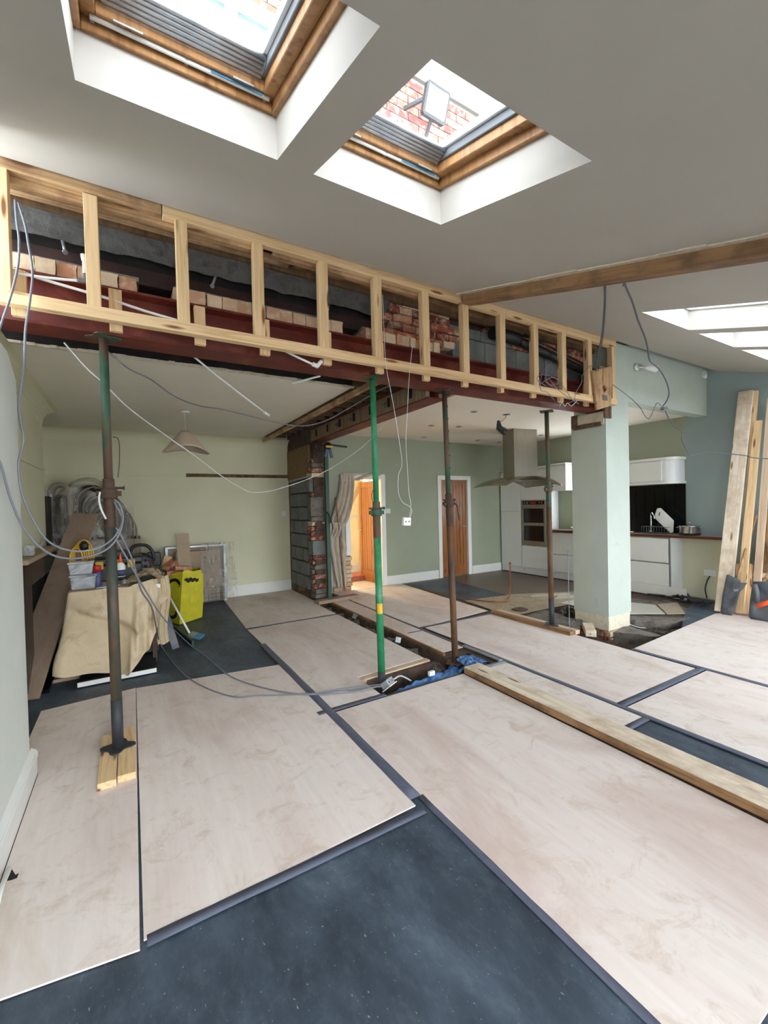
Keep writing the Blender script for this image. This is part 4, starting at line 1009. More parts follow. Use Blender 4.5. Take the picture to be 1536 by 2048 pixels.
# run of base units under the worktop, oven side
hb = thing('hob_base_unit', (7.2, 5.1, 0), 'white kitchen base drawers seen between far prop and column', 'cabinet')
B().box(XF+.06, 7.34, 4.2, 5.545, .12, .90).mk('body', 'gloss_side', hb)
for a, c, z0, z1 in ((4.98, 5.54, .14, .47), (4.98, 5.54, .48, .89), (4.22, 4.97, .14, .47), (4.22, 4.97, .48, .89)): B().box(XF, XF+.019, a, c, z0, z1).mk('drawer', 'gloss_white', hb, bevel=.002)
B().box(XF+.05, XF+.065, 4.2, 5.54, 0, .13).mk('plinth', 'gloss_white', hb)
wu = thing('wall_unit', (7.2, 5.2, 1.7), 'white wall cupboard beside the oven unit, partly hidden by the column', 'cabinet')
B().box(7.08, 7.34, 5.18, 5.54, 1.70, 2.18).mk('body', 'gloss_side', wu); B().box(7.06, 7.079, 5.18, 5.54, 1.70, 2.18).mk('door', 'gloss_white', wu, bevel=.002); B().box(7.04, 7.34, 5.17, 5.545, 2.185, 2.22).mk('cornice', 'gloss_white', wu)
# front base unit
bu = thing('base_unit', (7.2, 3.7, 0), 'white base cabinet with two deep drawers right of the column', 'cabinet')
XB = 7.02
B().box(XB+.07, 7.34, 3.36, 4.19, .12, .90).mk('body', 'gloss_side', bu)
B().box(XB, 7.34, 3.345, 3.36, .11, .90).mk('end_panel', 'gloss_side', bu)
B().box(XB, XB+.02, 3.395, 4.17, .13, .495).mk('drawer', 'gloss_white', bu, bevel=.003)
B().box(XB, XB+.02, 3.40, 4.17, .515, .885).mk('drawer', 'gloss_white', bu, bevel=.003)
o = B().box(XB-.03, XB-.012, 3.13, 4.19, .0, .165).mk('plinth_board', 'gloss_white', bevel=.001); o.rotation_euler.z = -.03; tag(o, 'loose white plinth board jutting out below the drawers right of the column', 'plinth')
wt = thing('worktop', (7.2, 3.6, .9), 'wood edged kitchen worktop running over cabinet and open space', 'worktop')
B().box(XB-.02, 7.35, 2.70, 5.55, .905, .945).mk('slab', 'worktop_wood', wt, bevel=.003)
B().box(XB-.017, 7.35, 2.703, 5.55, .945, .947).mk('surface', 'worktop_top', wt)
wc = thing('wall_cupboard', (7.2, 3.7, 1.73), 'white wall cupboard with curved end above the black splashback', 'cabinet')
z0, z1 = 1.76, 2.09
b = B(); rpt = [(7.345, 4.1), (7.05, 4.1), (7.05, 3.46)]+[(7.05+.16*(1-math.cos(t)), 3.46-.16*math.sin(t)) for t in [PI/2*i/8 for i in range(1, 9)]]+[(7.345, 3.30)]
b.hexa([(x, y, z0) for x, y in rpt], [(x, y, z1) for x, y in rpt]); b.mk('body', 'gloss_side', wc)
B().box(7.035, 7.05, 3.48, 4.1, z0+.01, z1-.01).mk('door', 'gloss_white', wc, bevel=.003)
for za, zb in ((z1, z1+.04), (z0-.035, z0)):
    b = B(); r2_ = [(7.345, 4.1), (7.03, 4.1), (7.03, 3.45)]+[(7.03+.17*(1-math.cos(t)), 3.45-.17*math.sin(t)) for t in [PI/2*i/8 for i in range(1, 9)]]+[(7.345, 3.28)]
    b.hexa([(x, y, za) for x, y in r2_], [(x, y, zb) for x, y in r2_]); b.mk('cornice' if za > 2 else 'light_pelmet', 'gloss_white', wc)
spb = thing('splashback', (7.34, 3.7, .95), 'black glossy tiled splashback behind the sink', 'splashback')
B().box(7.3495, 7.352, 3.29, 4.19, .95, 1.72).mk('backing', 'black_tile', spb)
for i in range(6):
    for j in range(6): B().box(7.335, 7.349, 3.29+i*.15+.002, 3.29+(i+1)*.15-.002, .95+j*.1283+.002, .95+(j+1)*.1283-.002).mk('tile', 'black_tile', spb)
b = B().box(7.10, 7.31, 3.45, 4.1, .948, .956); b.mk('sink_drainer', 'black_plastic'); tag(bpy.data.objects['sink_drainer'], 'black sink drainer set in the worktop right of the column', 'sink')
# tap, board, rack, pot, pan
tp_ = thing('tap', (7.22, 3.78, .956), 'chrome swan neck tap by the sink against black tiles', 'tap')
B().tube(smooth([(7.24, 3.75, .956), (7.24, 3.75, 1.15), (7.24, 3.75, 1.24), (7.2, 3.71, 1.28), (7.15, 3.66, 1.24), (7.15, 3.65, 1.18)]), .011, 10).mk('spout', 'chrome', tp_)
B().lathe((7.24, 3.75, .956), [(.026, 0), (.026, .02), (.018, .03)], 14).mk('base', 'chrome', tp_)
cbd = thing('chopping_board', (7.12, 3.5, .96), 'white plastic chopping board with a handle slot leaning in the dish rack', 'chopping board')
P0 = lambda x, y: px(x, y, 7.14)
pts = [P0(1313, 1029), P0(1317, 1017), P0(1322, 1016), P0(1348, 1041), P0(1347, 1064), P0(1343, 1066), P0(1314, 1038)]
b = B().prism([p for p in pts], (.012, .03, 0)); b.mk('board', 'plastic_white', cbd, bevel=.002)
sl_ = [P0(1317.0, 1031), P0(1318.5, 1024), P0(1320, 1024), P0(1318.8, 1032)]; b = B().prism([p+V((-.002, -.002, 0)) for p in sl_], (.003, 0, 0)); b.mk('handle_slot', 'ink', cbd)
dr = thing('dish_rack', (7.13, 3.62, .96), 'small black wire dish rack holding the chopping board', 'dish rack')
b = B()
for z in (.965, 1.06): b.tube([(7.05, 3.42, z), (7.05, 3.80, z), (7.2, 3.80, z), (7.2, 3.42, z), (7.05, 3.42, z)], .003, 5)
for i in range(11): b.tube([(7.05, 3.42+i*.038, .963), (7.048, 3.42+i*.038, 1.06)], .002, 4); b.tube([(7.2, 3.42+i*.038, .963), (7.2, 3.42+i*.038, 1.06)], .002, 4)
b.mk('wire_frame', 'cable_dark', dr)
pot = thing('saucepan', (7.12, 3.24, .96), 'steel lidded pot with two loop handles standing on a black pan', 'pot')
pc = V((7.14, 3.15, .972))
B().lathe(pc, [(.001, 0), (.128, .0), (.135, .01), (.135, .105), (.14, .11)], 28).mk('body', 'chrome', pot)
B().lathe(pc+V((0, 0, .11)), [(.142, 0), (.140, .006), (.08, .022), (.015, .028), (.001, .029)], 28).mk('lid', 'chrome', pot)
B().lathe(pc+V((0, 0, .138)), [(.006, 0), (.006, .015), (.014, .02), (.014, .032), (.001, .035)], 12).mk('knob', 'chrome', pot)
for s in (-1, 1): B().tube(smooth([pc+V((.0+.03, s*.132, .085)), pc+V((.03, s*.168, .09)), pc+V((-.03, s*.168, .09)), pc+V((-.03, s*.132, .085))]), .004, 6).mk('handle', 'chrome', pot)
pan = thing('frying_pan', (7.12, 3.2, .947), 'flat black pan under the steel pot on the worktop', 'pan')
B().lathe((7.14, 3.15, .947), [(.001, 0), (.128, 0), (.145, .024), (.141, .025), (.125, .006), (.001, .006)], 28).mk('body', 'black_plastic', pan)
B().bar((7.07, 3.29, .965), (6.99, 3.46, .975), .018, .01).mk('handle', 'black_plastic', pan)
o = B().box(7.06, 7.10, 3.95, 4.05, .957, .972).mk('sponge', 'plastic_white', bevel=.005); tag(o, 'small white sponge on the dark drainer beside the column', 'sponge')
o = B().lathe((7.15, 5.0, .947), [(.001, 0), (.10, 0), (.13, .06), (.127, .06), (.09, .008), (.001, .008)], 20).mk('white_bowl', 'plastic_white'); tag(o, 'white bowl on the worktop seen left of the column', 'bowl')
# hood
hd = thing('extractor_hood', (5.95, 5.15, 1.8), 'stainless steel island extractor hood with curved smoked glass canopy', 'extractor hood')
YH = 5.15
x0 = py(1008, 900, YH-.16).x; x1 = py(1046, 900, YH-.16).x
hx, hy, ha, hbq = 5.97, 5.26, .24, .16
chp = []
th_ = math.radians(-6)
def hp(u, v, z): return V((hx+u*math.cos(th_)-v*math.sin(th_), hy+u*math.sin(th_)+v*math.cos(th_), z))
b = B().hexa([hp(u, v, 1.93) for u, v in ((-.30, -.15), (.17, -.20), (.20, -.17), (.48, .15), (-.26, .18))], [hp(u, v, 2.75) for u, v in ((-.30, -.15), (.17, -.20), (.20, -.17), (.48, .15), (-.26, .18))])
b.mk('chimney', 'steel_brushed', hd)
b = B()
b.hexa([hp(u, v, 1.87) for u, v in ((-.42, -.24), (.42, -.24), (.42, .24), (-.42, .24))], [hp(u, v, 1.93) for u, v in ((-.30, -.20), (.30, -.20), (.30, .20), (-.30, .20))]); b.mk('motor_box', 'steel_brushed', hd)
def cano(u, v):
    a = (u-.5)*1.22; c_ = (v-.5)*.85
    cc_ = c_*(1+.1*math.cos(a*2)); return hp(a-.12, cc_, 1.945-.16*(a/.61)**2-.02*(c_/.45)**2)
B().grid(cano, 28, 6).mk('glass_canopy', 'hood_glass', hd, solid=.008)
b = B().bar(hp(.28, -.085, 2.60), hp(.36, .0, 2.60), .07, .012); b.mk('vent_grille', 'ink', hd)
# sockets on walls
def socket(c, n, w_, h_, label, mat='plastic_white'):
    b = B()
    if n == 'Y': b.box(c.x-w_/2, c.x+w_/2, c.y-.012, c.y, c.z-h_/2, c.z+h_/2)
    else: b.box(c.x-.012, c.x, c.y-w_/2, c.y+w_/2, c.z-h_/2, c.z+h_/2)
    o = b.mk('wall_socket', mat, bevel=.003)
    b = B()
    if n == 'Y': b.box(c.x-.012, c.x+.012, c.y-.017, c.y-.011, c.z-.015, c.z+.015)
    else: b.box(c.x-.018, c.x-.011, c.y-.03, c.y-.01, c.z-.015, c.z+.015)
    b.mk('rocker', 'plastic_white', o)
    tag(o, label, 'socket')
socket(py(776, 1022, Yk), 'Y', .1, .09, 'white light switch on the green wall right of the lit doorway')
socket(py(567, 1027, 7.6), 'Y', .09, .09, 'small switch plate on the cream back wall beside the blockwork')
socket(px(1420, 1146, 7.35), 'X', .15, .09, 'double socket on the wall under the open worktop')
p_ = px(1420, 1152, 7.335); cable('cable', [p_, p_+V((-.02, .03, -.08)), p_+V((-.03, .05, -.2)), p_+V((-.05, .02, -.33))], .009, 'cable_black', 'black flex hanging from the double socket under the worktop')
rnd = random.Random(31)
for k in range(3):
    pts = []
    for i in range(7): pts.append((6.75+rnd.uniform(-.12, .42)*1, 2.85+i*.11+rnd.uniform(-.05, .05), .02+rnd.uniform(0, .05)))
    cable('floor_cable', pts, .017, 'cable_black', ('thick black cable on the floor under the worktop, nearest the room', 'thick black cable on the floor under the worktop, middle one', 'thick black cable on the floor under the worktop, against the wall')[k])
# downlights
dl = ['recessed downlight in the kitchen ceiling, first right of the brown prop', 'recessed downlight just left of the brown prop top, nearer one', 'recessed downlight behind the brown prop', 'recessed downlight furthest left in the kitchen ceiling', 'recessed downlight in the kitchen ceiling near the far wall', 'recessed downlight in front of the tall kitchen units', 'recessed downlight right of the extractor chimney']
for i, (x, y) in enumerate(((948, 823), (863, 851), (918, 853), (848, 874), (956, 880), (998, 884), (1082, 870))):
    c = pz(x, y, 2.75)
    o = B().lathe(c+V((0, 0, -.008)), [(.035, .006), (.035, .0), (.048, .0), (.05, .008)], 16).mk('downlight', 'galv'); B().lathe(c+V((0, 0, -.004)), [(.001, 0), (.034, 0), (.034, .004)], 14).mk('reflector', 'cable_dark', o)
    tag(o, dl[i], 'downlight', 'downlights in the kitchen ceiling')
sph = thing('hanging_spotlight', (4.0, 3.8, 2.4), 'dark spotlight dangling on its wire from a kitchen ceiling hole', 'spotlight')
c0 = pz(1013, 829, 2.75); c1 = py(1003, 856, c0.y)
B().tube(smooth([c0, c0+V((-.03, 0, -.06)), c1+V((-.03, 0, .07)), c1+V((-.03, 0, .03))]), .004, 5).mk('wire', 'cable_dark', sph)
B().tube([c1+V((-.06, 0, .10)), c1+V((-.05, 0, .0)), c1+V((.06, 0, -.05))], [.018, .045, .05], 14).mk('lamp_body', 'black_plastic', sph)
B().lathe(c0+V((0, 0, -.003)), [(.04, 0), (.055, 0), (.055, .004)], 14).mk('ceiling_hole_ring', 'mortar', sph)
# wall spots on header and right wall
for i, (c, d, l) in enumerate(((py(1272, 735, 2.99), V((.16, -.1, -.03)), 'white wall spotlight on the header above the kitchen opening'), (px(1402, 758, 7.34), V((-.12, -.02, .05)), 'white wall spotlight in the corner by the blue wall'))):
    t = thing('wall_spotlight', c, l, 'spotlight')
    B().lathe(c, [(.001, -.02), (.04, -.02), (.045, 0)], 14, 'Y').mk('mount', 'plastic_white', t)
    B().tube([c+V((0, -.02, 0)), c+V((0, -.06, -.01))+d*.2], .01, 8).mk('arm', 'plastic_white', t)
    b = B().tube([c+V((0, -.06, -.01))+d*.15, c+V((0, -.06, -.01))+d*.5, c+V((0, -.06, -.01))+d], [.02, .035, .045], 14); b.mk('lamp_head', 'plastic_white', t)
# hanging double socket box
hsx = py(813, 1043, 2.85)
hs_ = thing('hanging_socket_box', hsx, 'white socket box with two dark knockouts hanging on thin cables before the green wall', 'socket box')
rbox(B(), -.034, .034, -.014, .014, -.032, .032, Matrix.Rotation(.06, 3, 'Y'), hsx).mk('box', 'plastic_white', hs_, bevel=.003)
b = B()
for dx in (-.015, .015): b.cyl(hsx+V((dx, -.014, .0)), hsx+V((dx, -.0165, 0)), .007, 10)
b.mk('knockout', 'cable_dark', hs_)

# ================================================================== RIGHT: leaning timbers and shovels
def lean(p0, p1, wd, dp, mat, label, side=(0, 1, 0)):
    t = timber('leaning_timber', p0, p1, wd, dp, mat, side=side); tag(t, label, 'timber'); return t
lean((6.53, 2.52, .02), (7.26, 2.50, 2.93), .16, .045, 'sole_wood', 'widest grey-brown board leaning on the blue wall, leftmost of the group', (-.1, 1, 0))
lean((6.75, 2.42, .02), (7.31, 2.41, 2.92), .05, .045, 'pine', 'tall narrow timber leaning directly behind the widest board')
lean((6.62, 2.37, .02), (7.22, 2.36, 2.50), .085, .04, 'pine', 'knotty yellow pine board leaning in the middle, shorter than its neighbours')
lean((6.70, 2.24, .02), (7.27, 2.24, 2.78), .075, .04, 'pine_pink', 'rightmost tall timber leaning on the blue wall')
lean((6.85, 2.2, .02), (7.25, 2.33, 1.33), .09, .04, 'pine_brown', 'short grey-brown board leaning behind the shovels')
lean((6.9, 2.12, .02), (7.25, 2.22, 1.22), .11, .03, 'pine_old', 'short pointed brown offcut leaning at the right edge')
lean((6.62, 2.32, .02), (6.86, 2.40, .62), .16, .05, 'pine', 'pale pine offcut standing between the two shovels')
lean((6.86, 2.32, .50), (6.9, 1.8, .50), .05, .09, 'pine_pink', 'short pink timber lying across behind the right shovel', (0, 0, 1))
lean((6.98, 2.10, .4), (7.05, 2.12, .86), .2, .012, 'mdf', 'square brown board scrap behind the right shovel')
def shovel(pts, thick, label, handle=None, tip=None):
    t = thing('shovel', (pts[0].x, pts[0].y, 0), label, 'shovel')
    # blade: outline polygon dished
    ctr = sum((p for p in pts), V((0, 0, 0)))/len(pts)
    b = B(); vs = [b.bm.verts.new(p) for p in pts]; vc = b.bm.verts.new(ctr+V((.035, .01, 0)))
    mids = [b.bm.verts.new((p+ctr)/2+V((.024, .007, 0))) for p in pts]
    n = len(pts)
    for i in range(n):
        b.bm.faces.new([vs[i], vs[(i+1) % n], mids[(i+1) % n], mids[i]]).smooth = True
        b.bm.faces.new([mids[i], mids[(i+1) % n], vc]).smooth = True
    b.mk('blade', 'shovel_steel', t, solid=.004)
    return t
XS = 6.50
P = lambda x, y: px(x, y, XS)
s1 = shovel([P(1453, 1150), P(1456, 1149), P(1480, 1160), P(1484, 1170), P(1478, 1190), P(1470, 1225), P(1461, 1233), P(1445, 1230), P(1441, 1222), P(1445, 1190), P(1450, 1165)], .004, 'grey steel shovel blade standing on its tip, left one by the timbers')
b = B().tube([P(1470, 1165)+V((.03, 0, 0)), V((7.1, 2.35, 1.25))], .016, 10); b.mk('shaft', 'pine_old', s1)
tr = thing('trowel', P(1480, 1180), 'grey triangular float or trowel hung over the left shovel blade', 'trowel')
b = B().prism([P(1498, 1165)+V((-.05, 0, 0)), P(1472, 1164)+V((-.05, 0, 0)), P(1464, 1183)+V((-.05, 0, 0)), P(1457, 1197)+V((-.05, 0, 0)), P(1466, 1197)+V((-.05, 0, 0)), P(1490, 1177)+V((-.05, 0, 0))], (.012, .003, 0)); b.mk('plate', 'shovel_steel', tr)
b = B().prism([P(x, y)+V((-.053, 0, 0)) for x, y in ((1470, 1178), (1480, 1176), (1480, 1181), (1472, 1183))], (.004, 0, 0)); b.mk('white_sticker', 'galv', tr)
s2 = shovel([P(1505, 1163), P(1545, 1163), P(1548, 1200), P(1545, 1245), P(1530, 1246), P(1524, 1244), P(1502, 1239), P(1497, 1230), P(1500, 1200)], .004, 'large grey shovel blade at the right edge of the photo')
b = B().tube(smooth([P(1510, 1168)+V((-.02, 0, 0)), P(1515, 1185)+V((-.03, 0, 0)), P(1514, 1205)+V((-.01, 0, 0))]), [.03]*12+[.012], 10); b.mk('socket', 'cable_dark', s2)
b = B().tube([P(1525, 1165)+V((.02, 0, 0)), V((7.1, 1.9, 1.2))], .016, 10); b.mk('shaft', 'pine_old', s2)
oh = thing('orange_handle', P(1530, 1208), 'bright orange tool handle end poking in at the right edge', 'handle')
b = B().tube([P(1521, 1210)+V((-.1, 0, 0)), P(1550, 1200)+V((-.1, 0, 0))], .026, 14); b.mk('grip', 'orange', oh)
b = B().tube([P(1520.6, 1210)+V((-.1, 0, 0)), P(1521.5, 1210)+V((-.1, 0, 0))], .009, 8); b.mk('end_hole', 'ink', oh)
o = B().box(7.1, 7.18, 1.90, 1.98, .86, .93).mk('paint_pot', 'plastic_white', bevel=.01); tag(o, 'small white tub at the right edge behind the offcuts', 'tub')
o = B().box(7.02, 7.34, 1.6, 2.0, 0, .86).mk('tool_crate', 'cable_dark', bevel=.01); tag(o, 'grey crate in the shadow at the right edge', 'crate')

# ================================================================== LEFT ROOM
# pendant lamp
lp = thing('pendant_lamp', (.625, 5.7, 2.15), 'paper coolie pendant lamp hanging from the cream ceiling', 'pendant lamp')
lc = py(371, 862, 5.7)
B().lathe((lc.x, 5.7, 2.672), [(.055, 0), (.05, .02), (.02, .027)], 18).mk('ceiling_rose', 'plastic_white', lp)
B().tube([(lc.x, 5.7, 2.68), (lc.x, 5.7, 2.43)], .003, 6).mk('flex', 'cable_white', lp)
b = B().grid(lambda u, v: (lc.x+(.05+.205*v**.9)*math.cos(2*PI*u)*(1+.04*v*math.cos(8*PI*u)), 5.7+(.05+.205*v**.9)*math.sin(2*PI*u), 2.45-.235*v-.03*v*math.cos(4*PI*u)), 40, 8)
b.mk('shade', 'lamp_paper', lp, solid=.003)
B().lathe((lc.x, 5.7, 2.36), [(.001, -.06), (.03, -.03), (.02, .03), (.012, .07)], 12).mk('bulb', 'plastic_white', lp)
# fireplace
fp = thing('fireplace', (-.8, 5.1, 0), 'black fireplace surround with pale mantel shelf against the chimney breast', 'fireplace')
B().box(-.85, -.70, 4.35, 6.15, 1.09, 1.13).mk('mantel_shelf', 'mdf', fp, bevel=.006)
B().box(-.85, -.74, 4.40, 4.72, 0, 1.09).mk('jamb', 'black_gloss', fp, bevel=.004)
B().box(-.85, -.74, 5.78, 6.10, 0, 1.09).mk('jamb', 'black_gloss', fp, bevel=.004)
B().box(-.85, -.74, 4.72, 5.78, .88, 1.09).mk('frieze', 'black_gloss', fp, bevel=.004)
B().box(-.85, -.80, 4.72, 5.78, 0, .88).mk('firebox', 'ink', fp)
B().box(-.85, -.62, 4.5, 6.0, 0.0, .03).mk('hearth', 'black_gloss', fp)
jar = B().lathe((-.76, 4.75, 1.13), [(.04, 0), (.045, .01), (.045, .08), (.03, .1)], 14); tag(jar.mk('glass_jar', 'tub_plastic'), 'small clear jar on the mantel shelf at the far left', 'jar')
# wrapped folded mattress
ma = thing('wrapped_mattress', (-.55, 7.15, 0), 'folded mattresses wrapped in clear plastic standing in the alcove corner', 'mattress')
def arch(yc, wd, x0, x1, ztop, zb, th, mat, name, n=24):
    # folded slab: up, over and down, in the XZ plane, extruded in Y
    cx = (x0+x1)/2; r = (x1-x0)/2; path = [(x0, zb)]
    path += [(cx-r*math.cos(PI*i/n), ztop-r+r*math.sin(PI*i/n)) for i in range(n+1)]+[(x1, zb)]
    out = []
    for i, (x, z) in enumerate(path):
        a = path[max(0, i-1)]; c = path[min(len(path)-1, i+1)]; d = V((c[0]-a[0], 0, c[1]-a[1])).normalized(); nn = V((-d.z, 0, d.x))
        out.append((V((x, 0, z))+nn*th/2, V((x, 0, z))-nn*th/2))
    b = B()
    ring = []
    for o1, o2 in out:
        k = []
        for (pt, yy) in ((o1, yc-wd/2+.02), (o1*.7+o2*.3, yc-wd/2), (o1*.3+o2*.7, yc-wd/2), (o2, yc-wd/2+.02), (o2, yc+wd/2), (o1, yc+wd/2)): k.append(b.bm.verts.new((pt.x, yy, pt.z)))
        ring.append(k)
    for p_, q_ in zip(ring, ring[1:]):
        for k in range(6): b.bm.faces.new([p_[k], p_[(k+1) % 6], q_[(k+1) % 6], q_[k]]).smooth = True
    b.bm.faces.new(ring[0]); b.bm.faces.new(ring[-1][::-1])
    return b.mk(name, mat, ma)
arch(6.95, .30, -.86, -.66, 1.86, .6, .05, 'quilt', 'outer_fold')
arch(6.95, .28, -.80, -.71, 1.72, .7, .03, 'quilt_dark', 'inner_fold')
for i in range(9):
    arch(7.22, .55, -.62+i*.03-.03, -.28+i*.045, 1.86-.012*i*i*.5, .5, .018, 'quilt_dark' if i % 2 else 'quilt', 'layer')
B().box(-1.0, -.84, 6.5, 7.4, .9, 1.70).sub(2).jitter(.02, 5).mk('dark_bundle', 'quilt_dark', ma)
def film(u, v):
    a = PI*(.02+.96*u); x = -.50-.47*math.cos(a)+.12*(1-v)*u; z = .85+1.06*math.sin(a)**.55*(1 if u < .6 else 1-.3*(u-.6))
    z = 1.95*math.sin(a)**.4-.3*max(0, u-.55)*2
    return (x+.02*noise.noise(V((u*9, v*9, 0))), 6.72+v*.8+.03*noise.noise(V((u*12, v*5, 3))), max(.75, z)+.02*noise.noise(V((u*10, v*8, 8))))
B().grid(film, 40, 14, True).mk('plastic_wrap', 'plastic_film', ma, twosided=True)
def film2(u, v):
    return (-.90+u*.95, 6.70+.06*noise.noise(V((u*8, v*8, 2)))+.03*math.sin(u*23), .80+v*(1.02-.45*max(0, u-.4))+.0*u)
B().grid(film2, 40, 20, True).mk('plastic_front', 'plastic_film', ma, twosided=True)
B().box(-.60, .12, 6.75, 7.5, 0, 1.12).sub(3).jitter(.02, 5).mk('wrapped_base', 'quilt', ma)
t = timber('leaning_plank', V((-.63, 4.05, .02)), V((-.28, 6.2, 1.62)), .26, .022, 'plank_dirty', side=(1, 0, 0))
tag(t, 'wide dusty plank leaning from the floor up to the wrapped mattresses', 'plank')
pa = pz(48, 1430, 0); pb = py(172, 1030, 6.4)
wp = (py(186, 1035, 6.4)-py(160, 1022, 6.4)).length
t.matrix_world = Matrix()
dirv = (py(171, 1028, 6.3)-pz(38, 1402, .02)); 
p0_ = pz(38, 1402, .02); a_ = V((1, -.1, 0)); d_ = dirv.normalized(); a_ = (a_-d_*a_.dot(d_)).normalized(); b_v = d_.cross(a_)
mt = Matrix((a_, b_v, d_)).transposed().to_4x4(); mt.translation = p0_; t.matrix_world = mt
me = t.data
L0 = max(v.co.z for v in me.vertices)
for v in me.vertices:
    if v.co.z > .01: v.co.z = dirv.length
# small boards on floor behind the plank
o = B().box(-.62, -.36, 4.75, 6.2, -.008, .02).mk('floor_board', 'mdf'); tag(o, 'flat board on the floor behind the leaning plank', 'board')
# workbench draped with a dust sheet
TZ = .78
bench = thing('workbench', (-.05, 5.0, 0), 'folding workbench with white top mostly hidden by the dust sheet', 'workbench')
B().box(-.47, .24, 4.74, 5.75, TZ-.04, TZ).mk('top', 'gloss_white', bench, bevel=.003)
for x, y in ((-.42, 4.80), (.18, 4.85), (-.42, 5.65), (.18, 5.65)): B().box(x-.02, x+.02, y-.02, y+.02, 0, TZ-.04).mk('leg', 'rust', bench)
B().box(-.40, .22, 5.0, 5.5, .05, .55).sub(1).jitter(.01, 4).mk('black_crate', 'black_plastic', bench)
ds = thing('dust_sheet', (-.1, 4.7, 0), 'beige cotton dust sheet draped over the workbench with paint marks', 'dust sheet')
def drape(u, v):
    # u along the edge: left side -> front -> right side ; v down
    tl = [V((-.49, 5.45, TZ+.008)), V((-.49, 4.70, TZ+.008)), V((-.02, 4.68, TZ+.015)), V((.13, 4.69, TZ+.05)), V((.22, 4.80, TZ+.05)), V((.27, 5.4, TZ+.04))]
    s = u*(len(tl)-1); i = min(int(s), len(tl)-2); f = s-i; p = tl[i].lerp(tl[i+1], f)
    ln = [.60, .67, .765, .62, .34, .12]; L = ln[i]*(1-f)+ln[i+1]*f
    out = [V((-.10, .05, 0)), V((-.09, -.13, 0)), V((-.03, -.20, 0)), V((-.01, -.15, 0)), V((.03, -.04, 0)), V((.05, 0, 0))]; o_ = out[i].lerp(out[i+1], f)
    fold = .048*math.sin(u*27+v*2)+.014*math.sin(u*67+1.3-v*3)+.04*noise.noise(V((u*8, v*2.5, 0)))
    nn = o_.normalized()
    q_ = p+o_*(v**.85)*.95+nn*fold*min(1, v*1.6)*1.0
    # swag fold across the front
    q_ += nn*(.045*math.exp(-((v-.10-1.5*max(0, u-.2))/.07)**2)-.03*math.exp(-((v-.22-1.5*max(0, u-.2))/.06)**2))*min(1, max(0, u-.2)*12)*min(1, max(0, .62-u)*9)
    q_.z = p.z-L*v+.012*noise.noise(V((u*14, v*8, 5)))
    q_.z = max(q_.z, .012)
    return q_
B().grid(drape, 110, 34, True).mk('hanging_cloth', 'dust_sheet', ds, twosided=True)
def topc(u, v):
    x = -.04+u*.32; y = 4.66+v*.95
    z = TZ+.015+.10*math.exp(-((u-.55)/.4)**2)*(1-.5*v)+.03*noise.noise(V((u*6, v*7, 0)))+.012*noise.noise(V((u*18, v*20, 1)))
    return (x, y, max(z, TZ+.006))
B().grid(topc, 30, 40, True).mk('bunched_cloth', 'dust_sheet', ds, twosided=True)
def topd(u, v): return (-.49+u*.55, 4.70+v*.28, TZ+.006+.004*noise.noise(V((u*6, v*7, 0))))
B().grid(topd, 20, 10, True).mk('flat_cloth', 'dust_sheet', ds, twosided=True)
def tail(u, v):
    x = .22+u*.11+.02*math.sin(v*6); y = 4.98+u*.05+.015*math.sin(u*14); return (x, y, TZ+.03-v*.70+.01*math.sin(u*9))
B().grid(tail, 16, 24, True).mk('hanging_tail', 'dust_sheet', ds, twosided=True)
# tubs, can, bottle, toolbox
def tub(c, w_, d_, h_, label):
    t = thing('plastic_tub', c, label, 'tub')
    c = V(c); b = B().hexa([c+V((x*w_*.44, y*d_*.44, 0)) for x, y in ((-1, -1), (1, -1), (1, 1), (-1, 1))], [c+V((x*w_*.5, y*d_*.5, h_)) for x, y in ((-1, -1), (1, -1), (1, 1), (-1, 1))]); b.mk('body', 'tub_plastic', t, bevel=.006)
    B().box(c.x-w_*.53, c.x+w_*.53, c.y-d_*.53, c.y+d_*.53, c.z+h_, c.z+h_+.018).mk('lid', 'tub_plastic', t, bevel=.004)
    B().tube(smooth([c+V((-w_*.45, -d_*.53, h_*.2)), c+V((0, -d_*.56, h_*.75)), c+V((w_*.48, -d_*.53, h_*.95))]), .003, 5).mk('handle', 'plastic_white', t)
tub((-.385, 4.86, TZ+.012), .20, .15, .115, 'clear plastic tub on the bench, lower one of two stacked')
tub((-.40, 4.87, TZ+.012+.134), .19, .145, .10, 'clear plastic tub with white handle, upper one of two stacked')
sc_ = thing('spray_can', (-.18, 4.9, TZ+.01), 'grey spray can with a red cap on the workbench', 'spray can')
sx = py(195, 1165, 4.9); 
B().lathe((sx.x, 4.9, TZ+.01), [(.030, 0), (.033, .005), (.033, .135), (.02, .145)], 18).mk('can', 'blue_label', sc_)
B().lathe((sx.x, 4.9, TZ+.152), [(.031, 0), (.031, .05), (.028, .055)], 18).mk('cap', 'red', sc_)
sg = thing('glue_bottle', (.13, 4.95, TZ+.07), 'white bottle with dark label and orange nozzle beside the dust sheet', 'bottle')
gx = py(241, 1125, 4.98).x; zb_ = py(241, 1135, 4.98).z
B().lathe((gx, 4.98, zb_-.09), [(.04, 0), (.042, .01), (.042, .10), (.03, .13), (.012, .145)], 18).mk('bottle', 'plastic_white', sg)
B().lathe((gx, 4.98, zb_-.08), [(.0425, 0), (.0425, .06)], 18).mk('label_band', 'blue_label', sg)
B().lathe((gx, 4.98, zb_+.05), [(.016, 0), (.014, .03), (.006, .07), (.003, .09)], 12).mk('nozzle', 'orange', sg)
tb = thing('toolbox', (-.2, 5.35, TZ), 'black and yellow toolbox on the back of the workbench', 'toolbox')
B().box(-.38, .10, 5.25, 5.50, TZ, TZ+.17).mk('body', 'black_plastic', tb, bevel=.012)
